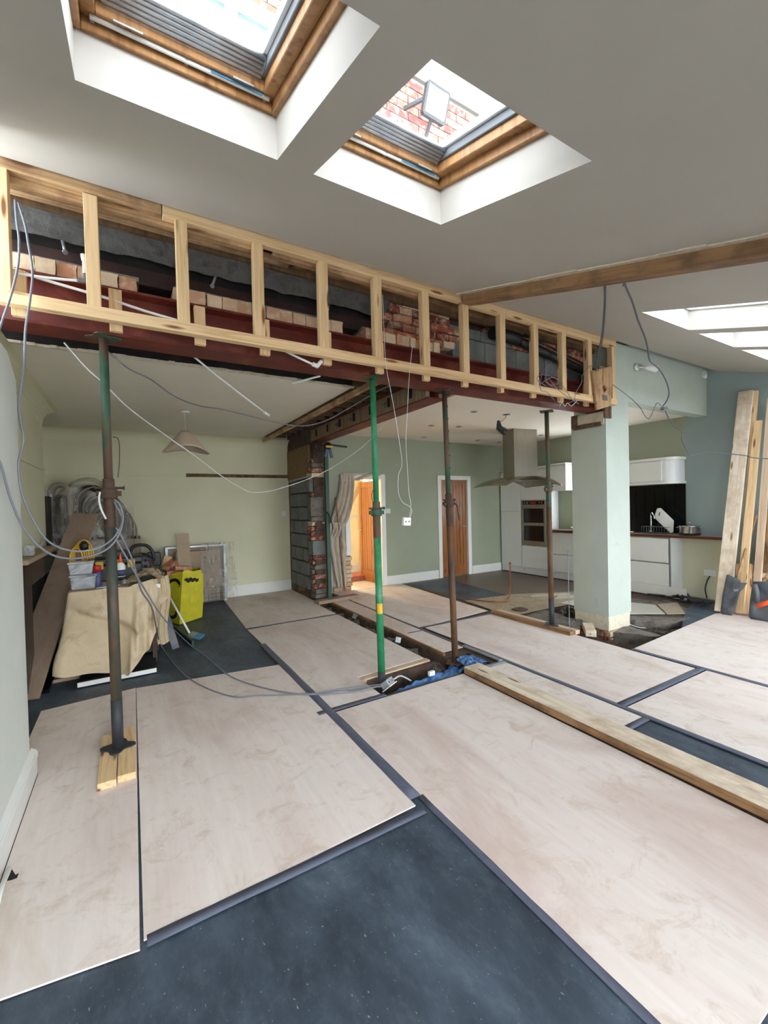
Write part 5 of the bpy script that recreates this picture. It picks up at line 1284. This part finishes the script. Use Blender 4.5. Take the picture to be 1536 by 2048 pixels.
lidt = B().box(-.39, .11, 5.24, 5.51, TZ+.17, TZ+.24).mk('lid', 'black_plastic', tb, bevel=.015)
for x in (-.28, .0): B().box(x-.035, x+.035, 5.225, 5.24, TZ+.13, TZ+.21).mk('latch', 'yellow', lidt, bevel=.004)
B().box(-.19, -.09, 5.228, 5.24, TZ+.185, TZ+.22).mk('badge', 'yellow', lidt)
B().tube(smooth([(-.24, 5.37, TZ+.24), (-.24, 5.37, TZ+.29), (-.14, 5.37, TZ+.30), (-.04, 5.37, TZ+.29), (-.04, 5.37, TZ+.24)]), .012, 8).mk('handle', 'black_plastic', tb)
yc = thing('yellow_lead_coil', (-.44, 5.3, TZ), 'coil of yellow extension lead hanging at the back of the bench', 'cable')
cy_ = py(158, 1118, 5.3)
b = B()
for k in range(6):
    r1_ = .07+.008*k; pts = [cy_+V(((r1_*.75)*math.cos(2*PI*i/16)+.012*k-.02, .015*k-.03, (r1_*1.7)*math.sin(2*PI*i/16))) for i in range(17)]; b.tube(pts, .008, 6, False)
b.mk('loops', 'yellow', yc)
cp = py(168, 1093, 5.25); B().lathe(cp, [(.001, -.04), (.035, -.03), (.04, .02), (.02, .05), (.001, .055)], 12).mk('plug', 'black_plastic', yc)
# clutter on bench
o = B().box(-.30, -.10, 4.78, 4.84, TZ+.012, TZ+.02).mk('offcut_strip', 'galv'); o.rotation_euler.z = .4; tag(o, 'thin grey strip of metal on the bench edge beside the tubs', 'strip')
o = B().lathe((-.06, 4.86, TZ+.012), [(.03, 0), (.03, .03), (.01, .05), (.001, .05)], 12).mk('small_jar', 'galv'); tag(o, 'tiny silver jar on the bench beside the rusty prop', 'jar')
# cable reel
cr = thing('cable_reel', (.16, 6.5, .72), 'black cable reel with grey socket face and carry handle', 'cable reel')
rc_ = py(284, 1126, 6.5)
B().lathe(rc_, [(.001, -.06), (.13, -.06), (.135, -.05), (.135, .05), (.13, .06), (.001, .06)], 28, 'Y').mk('drum', 'black_plastic', cr)
B().lathe(rc_+V((.0, -.075, 0)), [(.001, 0), (.095, 0), (.1, .012)], 28, 'Y').mk('socket_face', 'cable_dark', cr)
for k in range(4):
    a = PI/4+k*PI/2; B().cyl(rc_+V((.055*math.cos(a), -.079, .055*math.sin(a))), rc_+V((.055*math.cos(a), -.073, .055*math.sin(a))), .02, 14).mk('outlet', 'ink', cr)
B().tube(smooth([rc_+V((-.13, 0, .0)), rc_+V((-.125, 0, .15)), rc_+V((-.08, 0, .23)), rc_+V((.05, 0, .23)), rc_+V((.12, 0, .15)), rc_+V((.14, 0, .02))]), .02, 8).mk('handle', 'black_plastic', cr)
B().box(rc_.x-.12, rc_.x+.20, 6.46, 6.62, .0, rc_.z-.10).mk('stand', 'black_plastic', cr)
B().box(rc_.x+.06, rc_.x+.22, 6.5, 6.62, rc_.z-.05, rc_.z+.13).mk('case', 'black_plastic', cr, bevel=.01)
# yellow sack
sk = thing('rubble_sack', (.62, 6.35, 0), 'bright yellow rubble sack with black print, filled with bricks and wood', 'sack')
cs = [pz(362, 1250, 0), pz(398, 1232, 0), V((.98, 6.75, 0)), V((.48, 6.85, 0)), V((.36, 6.45, 0))]
top_ = [py(333, 1146, 6.3), py(364, 1140, 6.22), py(402, 1137, 6.5), py(398, 1135, 6.8), py(340, 1140, 6.9)]
base_ = [V((.52, 6.18, 0.0)), V((.83, 6.42, 0.0)), V((.88, 6.85, 0)), V((.50, 6.9, 0)), V((.36, 6.5, 0))]
def ringpt(lst, u):
    s = (u % 1)*len(lst); i = int(s) % len(lst); return lst[i].lerp(lst[(i+1) % len(lst)], s-int(s))
tz = .64
toplist = [V((.575, 6.16, tz+.05)), V((.85, 6.40, tz+.02)), V((.88, 6.88, tz)), V((.46, 6.92, tz+.02)), V((.36, 6.38, tz))]
def sack(u, v):
    p = ringpt(base_, u).lerp(ringpt(toplist, u), v); c = V((.62, 6.55, p.z)); d = p-c
    k = 1+.06*math.sin(PI*v)+.03*noise.noise(V((u*8, v*6, 0)))+.015*noise.noise(V((u*30, v*15, 2)))
    if v > .93: k *= .93
    p = c+d*k; p.z += .02*noise.noise(V((u*12, v*3, 9)))*v; p.z = max(p.z, .0); return p
B().grid(sack, 80, 30, True).mk('bag', 'yellow_sack', sk, twosided=True)
b = B().grid(lambda u, v: ringpt([V((.62, 6.55, 0)), V((.62, 6.55, 0))], 0).lerp(sack(u, .01), v), 40, 1); b.mk('bag_base', 'yellow_sack', sk)
# printed marks follow the sack surface
def mark(u0, u1, v0, v1, fn, nm='print'):
    b = B()
    for k in range(40):
        t0, t1 = k/40, (k+1)/40
        (ua, va), (ub_, vb_) = fn(t0), fn(t1)
        def P3(u, v):
            p = V(sack(u, v)); c = V((.62, 6.55, p.z)); return p+(p-c).normalized()*.005
        A = P3(u0+(u1-u0)*ua, v0+(v1-v0)*va); Bq = P3(u0+(u1-u0)*ub_, v0+(v1-v0)*vb_)
        b.bar(A, Bq, .05*(1-.4*t0), .004, (0, 0, 1))
    b.mk(nm, 'ink', sk)
mark(.86, .98, .52, .86, lambda t: (.5+.5*math.cos(PI*.9*t*1.1), .6+.4*math.sin(PI*t*.9)))
mark(.86, .96, .12, .38, lambda t: (.5+.5*math.cos(-PI*1.1*t), .5+.5*math.sin(-PI*1.1*t)))
mark(.03, .15, .80, .84, lambda t: (t, .5+.5*math.sin(t*20)))
for i, (c, r_, mt, l) in enumerate((((.44, 6.5, tz+.10), (.3, -.5, .6), 'brick_red', 'tilted red brick sticking out of the yellow sack'), ((.60, 6.42, tz+.06), (0, .1, .1), 'brick_pale', 'pale brick lying flat at the top of the yellow sack'), ((.50, 6.36, tz+.02), (.1, 0, .0), 'brick_red', 'dark red brick at the front of the yellow sack'))):
    tag(put(brick_mesh(.2, .1, .065, .003, i+1, mt), 'loose_brick', c, None, r_), l, 'brick')
t = timber('mdf_offcut', (.66, 6.62, .45), (.63, 6.66, 1.16), .17, .018, 'mdf', side=(1, 0, 0)); tag(t, 'tall narrow offcut board standing up out of the yellow sack', 'board')
t = timber('wood_offcut', (.36, 6.55, .60), (.45, 6.7, .85), .10, .03, 'pine', side=(1, 0, 0)); tag(t, 'pale wood offcut leaning out of the left side of the yellow sack', 'offcut')
# wrapped rack
rk = thing('wrapped_heater', (1.05, 7.4, 0), 'metal heater frame wrapped in clear plastic leaning on the back wall', 'heater')
B().box(.45, 1.32, 7.50, 7.56, .0, .92).mk('back_panel', 'mdf', rk)
b = B(); b.box(.45, 1.34, 7.36, 7.52, .90, .93); b.box(1.30, 1.34, 7.36, 7.52, 0, .9); b.box(.45, .49, 7.36, 7.52, 0, .9); b.mk('casing', 'galv', rk, bevel=.004)
b = B().box(.6, 1.25, 7.36, 7.5, .62, .66); b.box(.6, 1.25, 7.38, 7.5, .66, .84); b.mk('hood_lip', 'mdf', rk)
b = B()
for i in range(9): b.tube([(.75+i*.06, 7.34, 0.02), (.75+i*.06, 7.34, .24)], .004, 5)
for z in (.02, .08, .14, .24): b.tube([(.70, 7.34, z), (1.28, 7.34, z)], .005, 5)
b.mk('grate', 'cable_dark', rk)
def film3(u, v): return (.95+u*.50+.05*(1-v)*u, 7.30+.05*noise.noise(V((u*9, v*9, 2)))+.02*math.sin(u*40+v*7), .03+v*.93+.02*noise.noise(V((u*5, 0, 2))))
B().grid(film3, 40, 30, True).mk('plastic_wrap', 'plastic_film', rk, twosided=True)
# brooms and saws
br = thing('broom', (.83, 5.2, 0), 'white handled brush with blue bristles leaning against the sheet', 'brush')
bt = pz(380, 1268, .05); tpn = py(298, 1120, 6.0)
B().tube([bt, bt.lerp(tpn, .55)], .012, 10).mk('handle', 'plastic_white', br)
B().tube([bt.lerp(tpn, .55), tpn], .012, 10).mk('handle_top', 'pine_brown', br)
dd = (bt-tpn).normalized()
fe = B().bar(bt, bt+V((.06, -.04, -.02)), .10, .035, (1, 1, 0)).mk('ferrule', 'galv', br)
B().bar(bt+V((.06, -.04, -.02)), bt+V((.12, -.08, -.035)), .11, .03, (1, 1, 0)).mk('bristles', 'teal_brush', fe)
gs = thing('green_tool', (.5, 5.6, 0), 'dark green folding trestle leg leaning beside the yellow sack', 'trestle')
B().bar(py(320, 1132, 6.0), pz(338, 1250, .02), .035, .03).mk('upright', 'dark_green', gs)
B().bar(pz(338, 1250, .02), pz(386, 1290, .02), .09, .02).mk('foot', 'dark_green', gs)
o = B().bar(py(327, 1215, 5.2), pz(352, 1297, .02), .07, .006).mk('hand_saw_blade', 'shovel_steel'); o.name = 'saw_blade'; tag(o, 'grey saw blade lying beside the bench on the membrane', 'saw')
# white strips under the cloth (a door lying on the floor)
pA = pz(155, 1368, .03); pB = pz(313, 1337, .03)
o = B().prism([(pA.x, pA.y, 0), (pB.x, pB.y, 0), (pB.x+.02, pB.y+.6, 0), (pA.x+.02, pA.y+.6, 0)], (0, 0, .038)).mk('white_panel', 'black_plastic'); tag(o, 'dark panel with white edge lying flat under the workbench', 'panel'); o.name = 'painted_board'
o2 = B().prism([(pA.x, pA.y-.012, 0.001), (pB.x, pB.y-.012, 0.001), (pB.x, pB.y, .001), (pA.x, pA.y, .001)], (0, 0, .038)).mk('white_edge', 'gloss_white', o)
# drape over doorway
dc = thing('door_dust_sheet', (3.1, 6.8, 0), 'knotted grey dust sheet hanging over the left side and head of the doorway', 'dust sheet')
def dr1(u, v):
    z = 2.06-v*1.95
    wz = .16+.10*math.sin(min(1, v*1.3)*PI*.5)-.14*math.exp(-((v-.52)/.07)**2)+.10*math.exp(-((v-.66)/.12)**2)-.12*max(0, v-.75)
    cx = 3.30-.30*min(1, v*1.6)**1.4+.02*math.sin(v*9)
    x = cx+(u-.5)*2*wz*.75+.01*noise.noise(V((u*5, v*8, 0)))
    y = Yk-.05-.05*abs(math.sin(u*11+v*2))*min(1, v*3+.3)-.03*noise.noise(V((u*7, v*9, 4)))-.10*math.exp(-((v-.52)/.06)**2)*(1-abs(u-.5))
    return (x, y, z)
B().grid(dr1, 50, 60, True).mk('hanging_cloth', 'dust_sheet_grey', dc, twosided=True)
def dr3(u, v): # smaller second fall to the left
    z = 1.22-v*1.12; x = 2.86+u*.32-.06*v*(1-u)+.10*v*.6+.015*math.sin(v*8); w_ = 1-.5*v
    return (2.84+.20*v+u*.36*w_, Yk-.10-.05*abs(math.sin(u*9+v))-.02*noise.noise(V((u*7, v*9, 4))), z)
B().grid(dr3, 36, 40, True).mk('lower_fall', 'dust_sheet_grey', dc, twosided=True)
def dr2(u, v): return (3.24+u*.66, Yk-.035-.02*math.sin(v*5+u*6), 2.09-.16*v*(1-.75*u**1.4)-.012*math.sin(u*5)+.01*noise.noise(V((u*8, v*8, 0))))
B().grid(dr2, 30, 8, True).mk('head_swag', 'dust_sheet_grey', dc, twosided=True)
B().tube(smooth([(3.07, Yk-.15, 1.5), (3.10, Yk-.16, 1.0), (3.12, Yk-.14, .5), (3.15, Yk-.12, .05)]), .012, 6).mk('cord', 'pine_brown', dc) if False else None
t = timber('prop_stick', (3.16, Yk-.16, .03), (3.04, Yk-.13, 1.65), .022, .022, 'pine_brown'); tag(t, 'thin brown stick standing against the dust sheet beside the doorway', 'stick')

# ================================================================== PIPES AND CABLES
FYc = 2.865
def fy(*pts, Y=FYc): return [py(p[0], p[1], p[2] if len(p) > 2 else Y) for p in pts]
cable('plastic_pipe', fy((-20, 538, 2.93), (22, 545, 2.93), (90, 555, 2.94), (162, 562, 2.95)), .0075, 'pipe_white', 'white plastic pipe in the stud frame ending at a grey elbow', 'pipe', n=8)
cable('plastic_pipe', fy((-20, 520, 3.0), (22, 536, 3.0), (90, 560, 3.0), (200, 592, 2.97), (290, 622, 2.96), (362, 643, 2.955)), .0085, 'pipe_white', 'long white plastic pipe sloping down through the left studs', 'pipe', n=8)
el = thing('pipe_elbow', py(163, 558, 2.95), 'grey elbow with an upright capped white stub behind the second stud', 'pipe fitting')
B().tube(smooth(fy((155, 560, 2.94), (168, 562, 2.94), (170, 552, 2.94), (169, 548, 2.94))), .014, 10).mk('elbow', 'pipe_grey', el)
B().tube(fy((169, 550, 2.94), (168, 515, 2.94)), .0095, 10).mk('stub', 'pipe_white', el); B().tube(fy((168, 521, 2.94), (166, 509, 2.94)), .013, 10).mk('cap', 'pipe_white', el)
el = thing('pipe_elbow', py(632, 730, 2.95), 'white pipe end with push-fit elbow sticking out below the stud frame', 'pipe fitting')
B().tube(smooth(fy((560, 697, 3.0), (590, 712, 2.97), (628, 730, 2.93))), .0085, 8).mk('pipe', 'pipe_white', el)
B().tube(fy((625, 728, 2.93), (636, 733, 2.93)), .016, 10).mk('elbow', 'pipe_white', el); B().tube(fy((634, 733, 2.93), (643, 722, 2.93)), .014, 10).mk('socket', 'pipe_white', el)
cable('capped_pipe', fy((360, 690, 3.27), (386, 712, 3.30), (450, 764, 3.45), (528, 824, 3.7)), .0075, 'pipe_white', 'thin straight white pipe with end cap hanging slanted below the red beam', 'pipe', n=8)
B().tube(fy((528, 824, 3.7), (538, 831, 3.72)), .013, 10).mk('cap', 'pipe_white', bpy.data.objects['capped_pipe.001'] if 'capped_pipe.001' in bpy.data.objects else None)
cable('capped_pipe', fy((640, 752, 3.27), (610, 760, 3.4), (583, 767, 3.5)), .0085, 'pipe_white', 'short white capped pipe poking from behind the red beam', 'pipe', n=8)
# black waste pipe
wp_ = thing('waste_pipe', (3.9, 3.12, 3.0), 'black soil pipe behind the studs at the right end of the frame', 'pipe')
B().tube(smooth([(3.1, 3.065, 3.16), (3.35, 3.065, 3.16), (3.46, 3.065, 3.15)]), .062, 16).mk('thick_section', 'black_plastic', wp_)
B().tube([(3.44, 3.065, 3.15), (4.2, 3.065, 3.04), (4.78, 3.065, 2.95)], .045, 16).mk('pipe', 'black_plastic', wp_)
B().tube([(3.50, 3.02, 3.20), (4.2, 3.02, 3.09), (4.7, 3.02, 3.0)], .012, 8).mk('small_pipe', 'cable_black', wp_)
B().tube([(4.62, 3.04, 2.98), (4.80, 3.03, 2.96)], .025, 10).mk('white_end', 'pipe_white', wp_)
# left hanging cables
cable('grey_cable', fy((30, 400, 2.86), (33, 440, 2.85), (38, 480, 2.84), (36, 530, 2.82), (22, 590, 2.80), (5, 640, 2.78), (-15, 700, 2.78)), .0055, 'cable_grey', 'grey cable hanging in front of the first stud, leaving the photo at left')
cable('grey_cable', fy((36, 405, 2.86), (50, 450, 2.84), (57, 490, 2.83), (65, 545, 2.82), (60, 600, 2.82), (51, 660, 2.82), (48, 730, 2.82), (38, 812, 2.82), (47, 880, 2.83), (37, 930, 2.84), (48, 1000, 2.86), (90, 1076, 2.9), (140, 1101, 2.95), (190, 1098, 3.0), (225, 1078, 3.04), (243, 1048, 3.07), (242, 1030, 3.09), (228, 1003, 3.09)), .0055, 'cable_grey', 'grey cable falling from the left studs and looping back up to the rusty prop')
cable('grey_cable', fy((-25, 880, 2.6), (0, 925, 2.65), (22, 1000, 2.7), (50, 1060, 2.75), (95, 1105, 2.82), (145, 1117, 2.9), (200, 1106, 3.0), (232, 1080, 3.04), (246, 1040, 3.06), (240, 1010, 3.07), (228, 998, 3.07)), .0055, 'cable_grey', 'lower grey cable looping from the left edge to the rusty prop')
cable('grey_cable', [py(232, 1056, 3.06), py(240, 1068, 3.07), py(265, 1120, 3.2), py(282, 1180, 3.45), py(305, 1220, 3.8), pz(322, 1290, .06), pz(372, 1352, .008), pz(455, 1391, .008), pz(520, 1391, .008), pz(600, 1388, .006), pz(700, 1380, .006), pz(762, 1373, .03)], .0055, 'cable_grey', 'grey cable running from the rusty prop across the plywood, nearer the camera')
cable('grey_cable', [py(231, 1078, 3.06), py(250, 1110, 3.12), py(290, 1180, 3.4), py(330, 1240, 4.0), pz(375, 1285, .05), pz(420, 1320, .008), pz(460, 1352, .008), pz(520, 1374, .008), pz(600, 1388, .012), pz(690, 1386, .006), pz(765, 1370, .03)], .0055, 'cable_grey', 'grey cable running from the rusty prop over the black membrane to the socket box')
cable('grey_cable', [pz(620, 1388, .015), pz(680, 1378, .02), pz(735, 1372, .02), pz(768, 1368, .04)], .005, 'cable_grey', 'short extra cable joining the socket box at the foot of the green prop')
cable('grey_cable', [pz(788, 1358, .03), pz(800, 1352, .0), pz(812, 1356, -.02), pz(822, 1362, -.05)], .007, 'cable_white', 'white cable curling from the socket box into the short trench')
cable('cable_loop', fy((200, 984, 3.1), (198, 1000, 3.09), (203, 1020, 3.08), (212, 1038, 3.08)), .006, 'cable_white', 'short white cable looped on the collar of the rusty prop')
cable('white_cable', fy((128, 685, 3.28), (175, 738, 3.32), (205, 765, 3.35), (260, 818, 3.5), (330, 870, 3.7), (390, 912, 3.9), (440, 950, 4.1), (485, 978, 4.3), (512, 985, 4.4), (560, 977, 4.5), (640, 948, 4.7), (700, 912, 4.8), (745, 875, 4.8), (780, 830, 4.6), (800, 790, 4.4)), .0048, 'cable_white', 'long pale cable sagging from the beam across the cream wall to the spine steel')
cable('white_cable', fy((212, 700, 3.3), (258, 738, 3.4), (300, 758, 3.5), (350, 793, 3.7), (400, 812, 3.9), (450, 820, 4.0), (540, 842, 4.2), (600, 852, 4.3), (650, 842, 4.3), (700, 815, 4.1), (760, 780, 3.8), (795, 768, 3.6)), .0055, 'cable_grey', 'wavy grey cable strung along the cream ceiling below the beam')
cable('thin_cable', fy((765, 590, 2.85), (768, 660, 2.85), (772, 730, 2.85), (785, 800, 2.85), (795, 860, 2.85), (804, 925, 2.85), (797, 950, 2.85), (797, 985, 2.85), (806, 1005, 2.85), (818, 1012, 2.85), (824, 1022, 2.85), (820, 1035, 2.85)), .0021, 'cable_white', 'thin wavy cable hanging from the studs to the hanging socket box, left one')
cable('thin_cable', fy((825, 690, 2.85), (818, 760, 2.85), (814, 840, 2.85), (812, 880, 2.85), (815, 940, 2.85), (818, 985, 2.85), (822, 1010, 2.85), (819, 1035, 2.85)), .0021, 'cable_white', 'thin straight cable hanging from the studs to the hanging socket box, right one')
# cables from the ceiling batten
s0 = px(1207, 547, 2.6); s1_ = px(1243, 545, 2.6)
def inter(a, Yb, pts):
    n = len(pts); return [a]+[py(x, y, a.y+(Yb-a.y)*(i+1)/n) for i, (x, y) in enumerate(pts)]
cable('grey_cable', inter(s0, 2.83, [(1210, 590), (1207, 640), (1202, 680), (1195, 715), (1192, 742)]), .0065, 'cable_dark', 'dark cable hanging from the ceiling batten to the board with the diamond hole')
cable('grey_cable', inter(px(1210, 547, 2.6), 2.83, [(1211, 590), (1209, 640), (1205, 680), (1199, 715), (1197, 742)]), .005, 'cable_dark', 'second dark cable beside it, from ceiling batten to the bracket board')
jy = 2.35
cable('grey_cable', inter(s1_, jy, [(1252, 575), (1265, 605), (1276, 640), (1290, 675), (1296, 700), (1300, 722), (1318, 738), (1332, 762), (1338, 785), (1334, 800), (1326, 812)]), .0065, 'cable_dark', 'dark cable winding down from the ceiling batten to the small junction box')
cable('grey_cable', inter(px(1241, 545, 2.6), s1_.y+.1, [(1241, 560), (1248, 566), (1246, 572)]), .005, 'cable_dark', 'short cut cable tail hooked on the ceiling batten')
cable('grey_cable', fy((1330, 820, jy), (1338, 838, jy), (1348, 852, jy), (1364, 864, jy), (1364, 880, jy), (1378, 908, jy), (1392, 910, jy), (1410, 905, jy), (1450, 907, jy-.1), (1490, 911, jy-.2), (1510, 916, jy-.25), (1560, 918, jy-.4)), .0055, 'cable_dark', 'dark cable running from the junction box to the right edge past the timbers')
cable('grey_cable', fy((1218, 765, 2.87), (1235, 776, 2.85), (1262, 797, 2.75), (1280, 815, 2.65), (1290, 832, 2.55), (1298, 837, 2.5), (1304, 828, 2.45), (1312, 808, 2.4), (1318, 807, 2.37), (1326, 816, jy)), .0045, 'cable_grey', 'grey cable from the end of the stud frame to the junction box')
jc = py(1328, 817, jy)
jn = thing('junction_box', jc, 'small open grey junction box hanging in mid air on dark cables', 'junction box')
rbox(B(), -.035, .035, -.02, .02, -.022, .022, Matrix.Rotation(-.2, 3, 'Y'), jc).mk('body', 'galv', jn, bevel=.004)
b = B(); rbox(b, -.036, .036, -.022, .022, -.010, -.003, Matrix.Rotation(-.2, 3, 'Y'), jc); rbox(b, -.036, .036, -.022, .022, .006, .012, Matrix.Rotation(-.2, 3, 'Y'), jc); b.mk('terminal_bar', 'cable_black', jn)
# wire nest near the right end
rnd = random.Random(77)
nl = ['looping grey wire in the tangle at the right of the frame, topmost', 'grey wire of the tangle drooping below the bottom plate, left end', 'grey wire of the tangle running down to the right', 'curled grey wire in the tangle behind the studs', 'grey wire from the tangle up to the bracket board', 'pale stripped wire end hanging lowest under the frame']
paths = [[(1080, 775), (1085, 745), (1100, 730), (1090, 760), (1110, 775), (1125, 768), (1105, 755), (1085, 765)],
         [(1078, 755), (1082, 780), (1095, 785), (1108, 800), (1112, 808), (1120, 812), (1118, 806), (1120, 815)],
         [(1123, 768), (1135, 785), (1145, 800), (1158, 808), (1150, 802), (1130, 790), (1112, 775), (1095, 752)],
         [(1092, 772), (1075, 760), (1080, 750), (1100, 752), (1118, 762), (1110, 770), (1095, 765), (1092, 735), (1102, 728)],
         [(1190, 734), (1180, 732), (1165, 750), (1163, 765), (1152, 785), (1148, 800), (1138, 806)],
         [(1120, 812), (1124, 805), (1130, 812), (1135, 806), (1142, 812), (1150, 806), (1155, 800)]]
for i, p in enumerate(paths):
    cable('wire', [py(x, y, 2.85+rnd.uniform(-.03, .0)) for x, y in p], .0032, 'cable_grey' if i < 5 else 'cable_white', nl[i], 'wire')
# white cable clips on the ceiling beam
print('objects', len(bpy.data.objects))
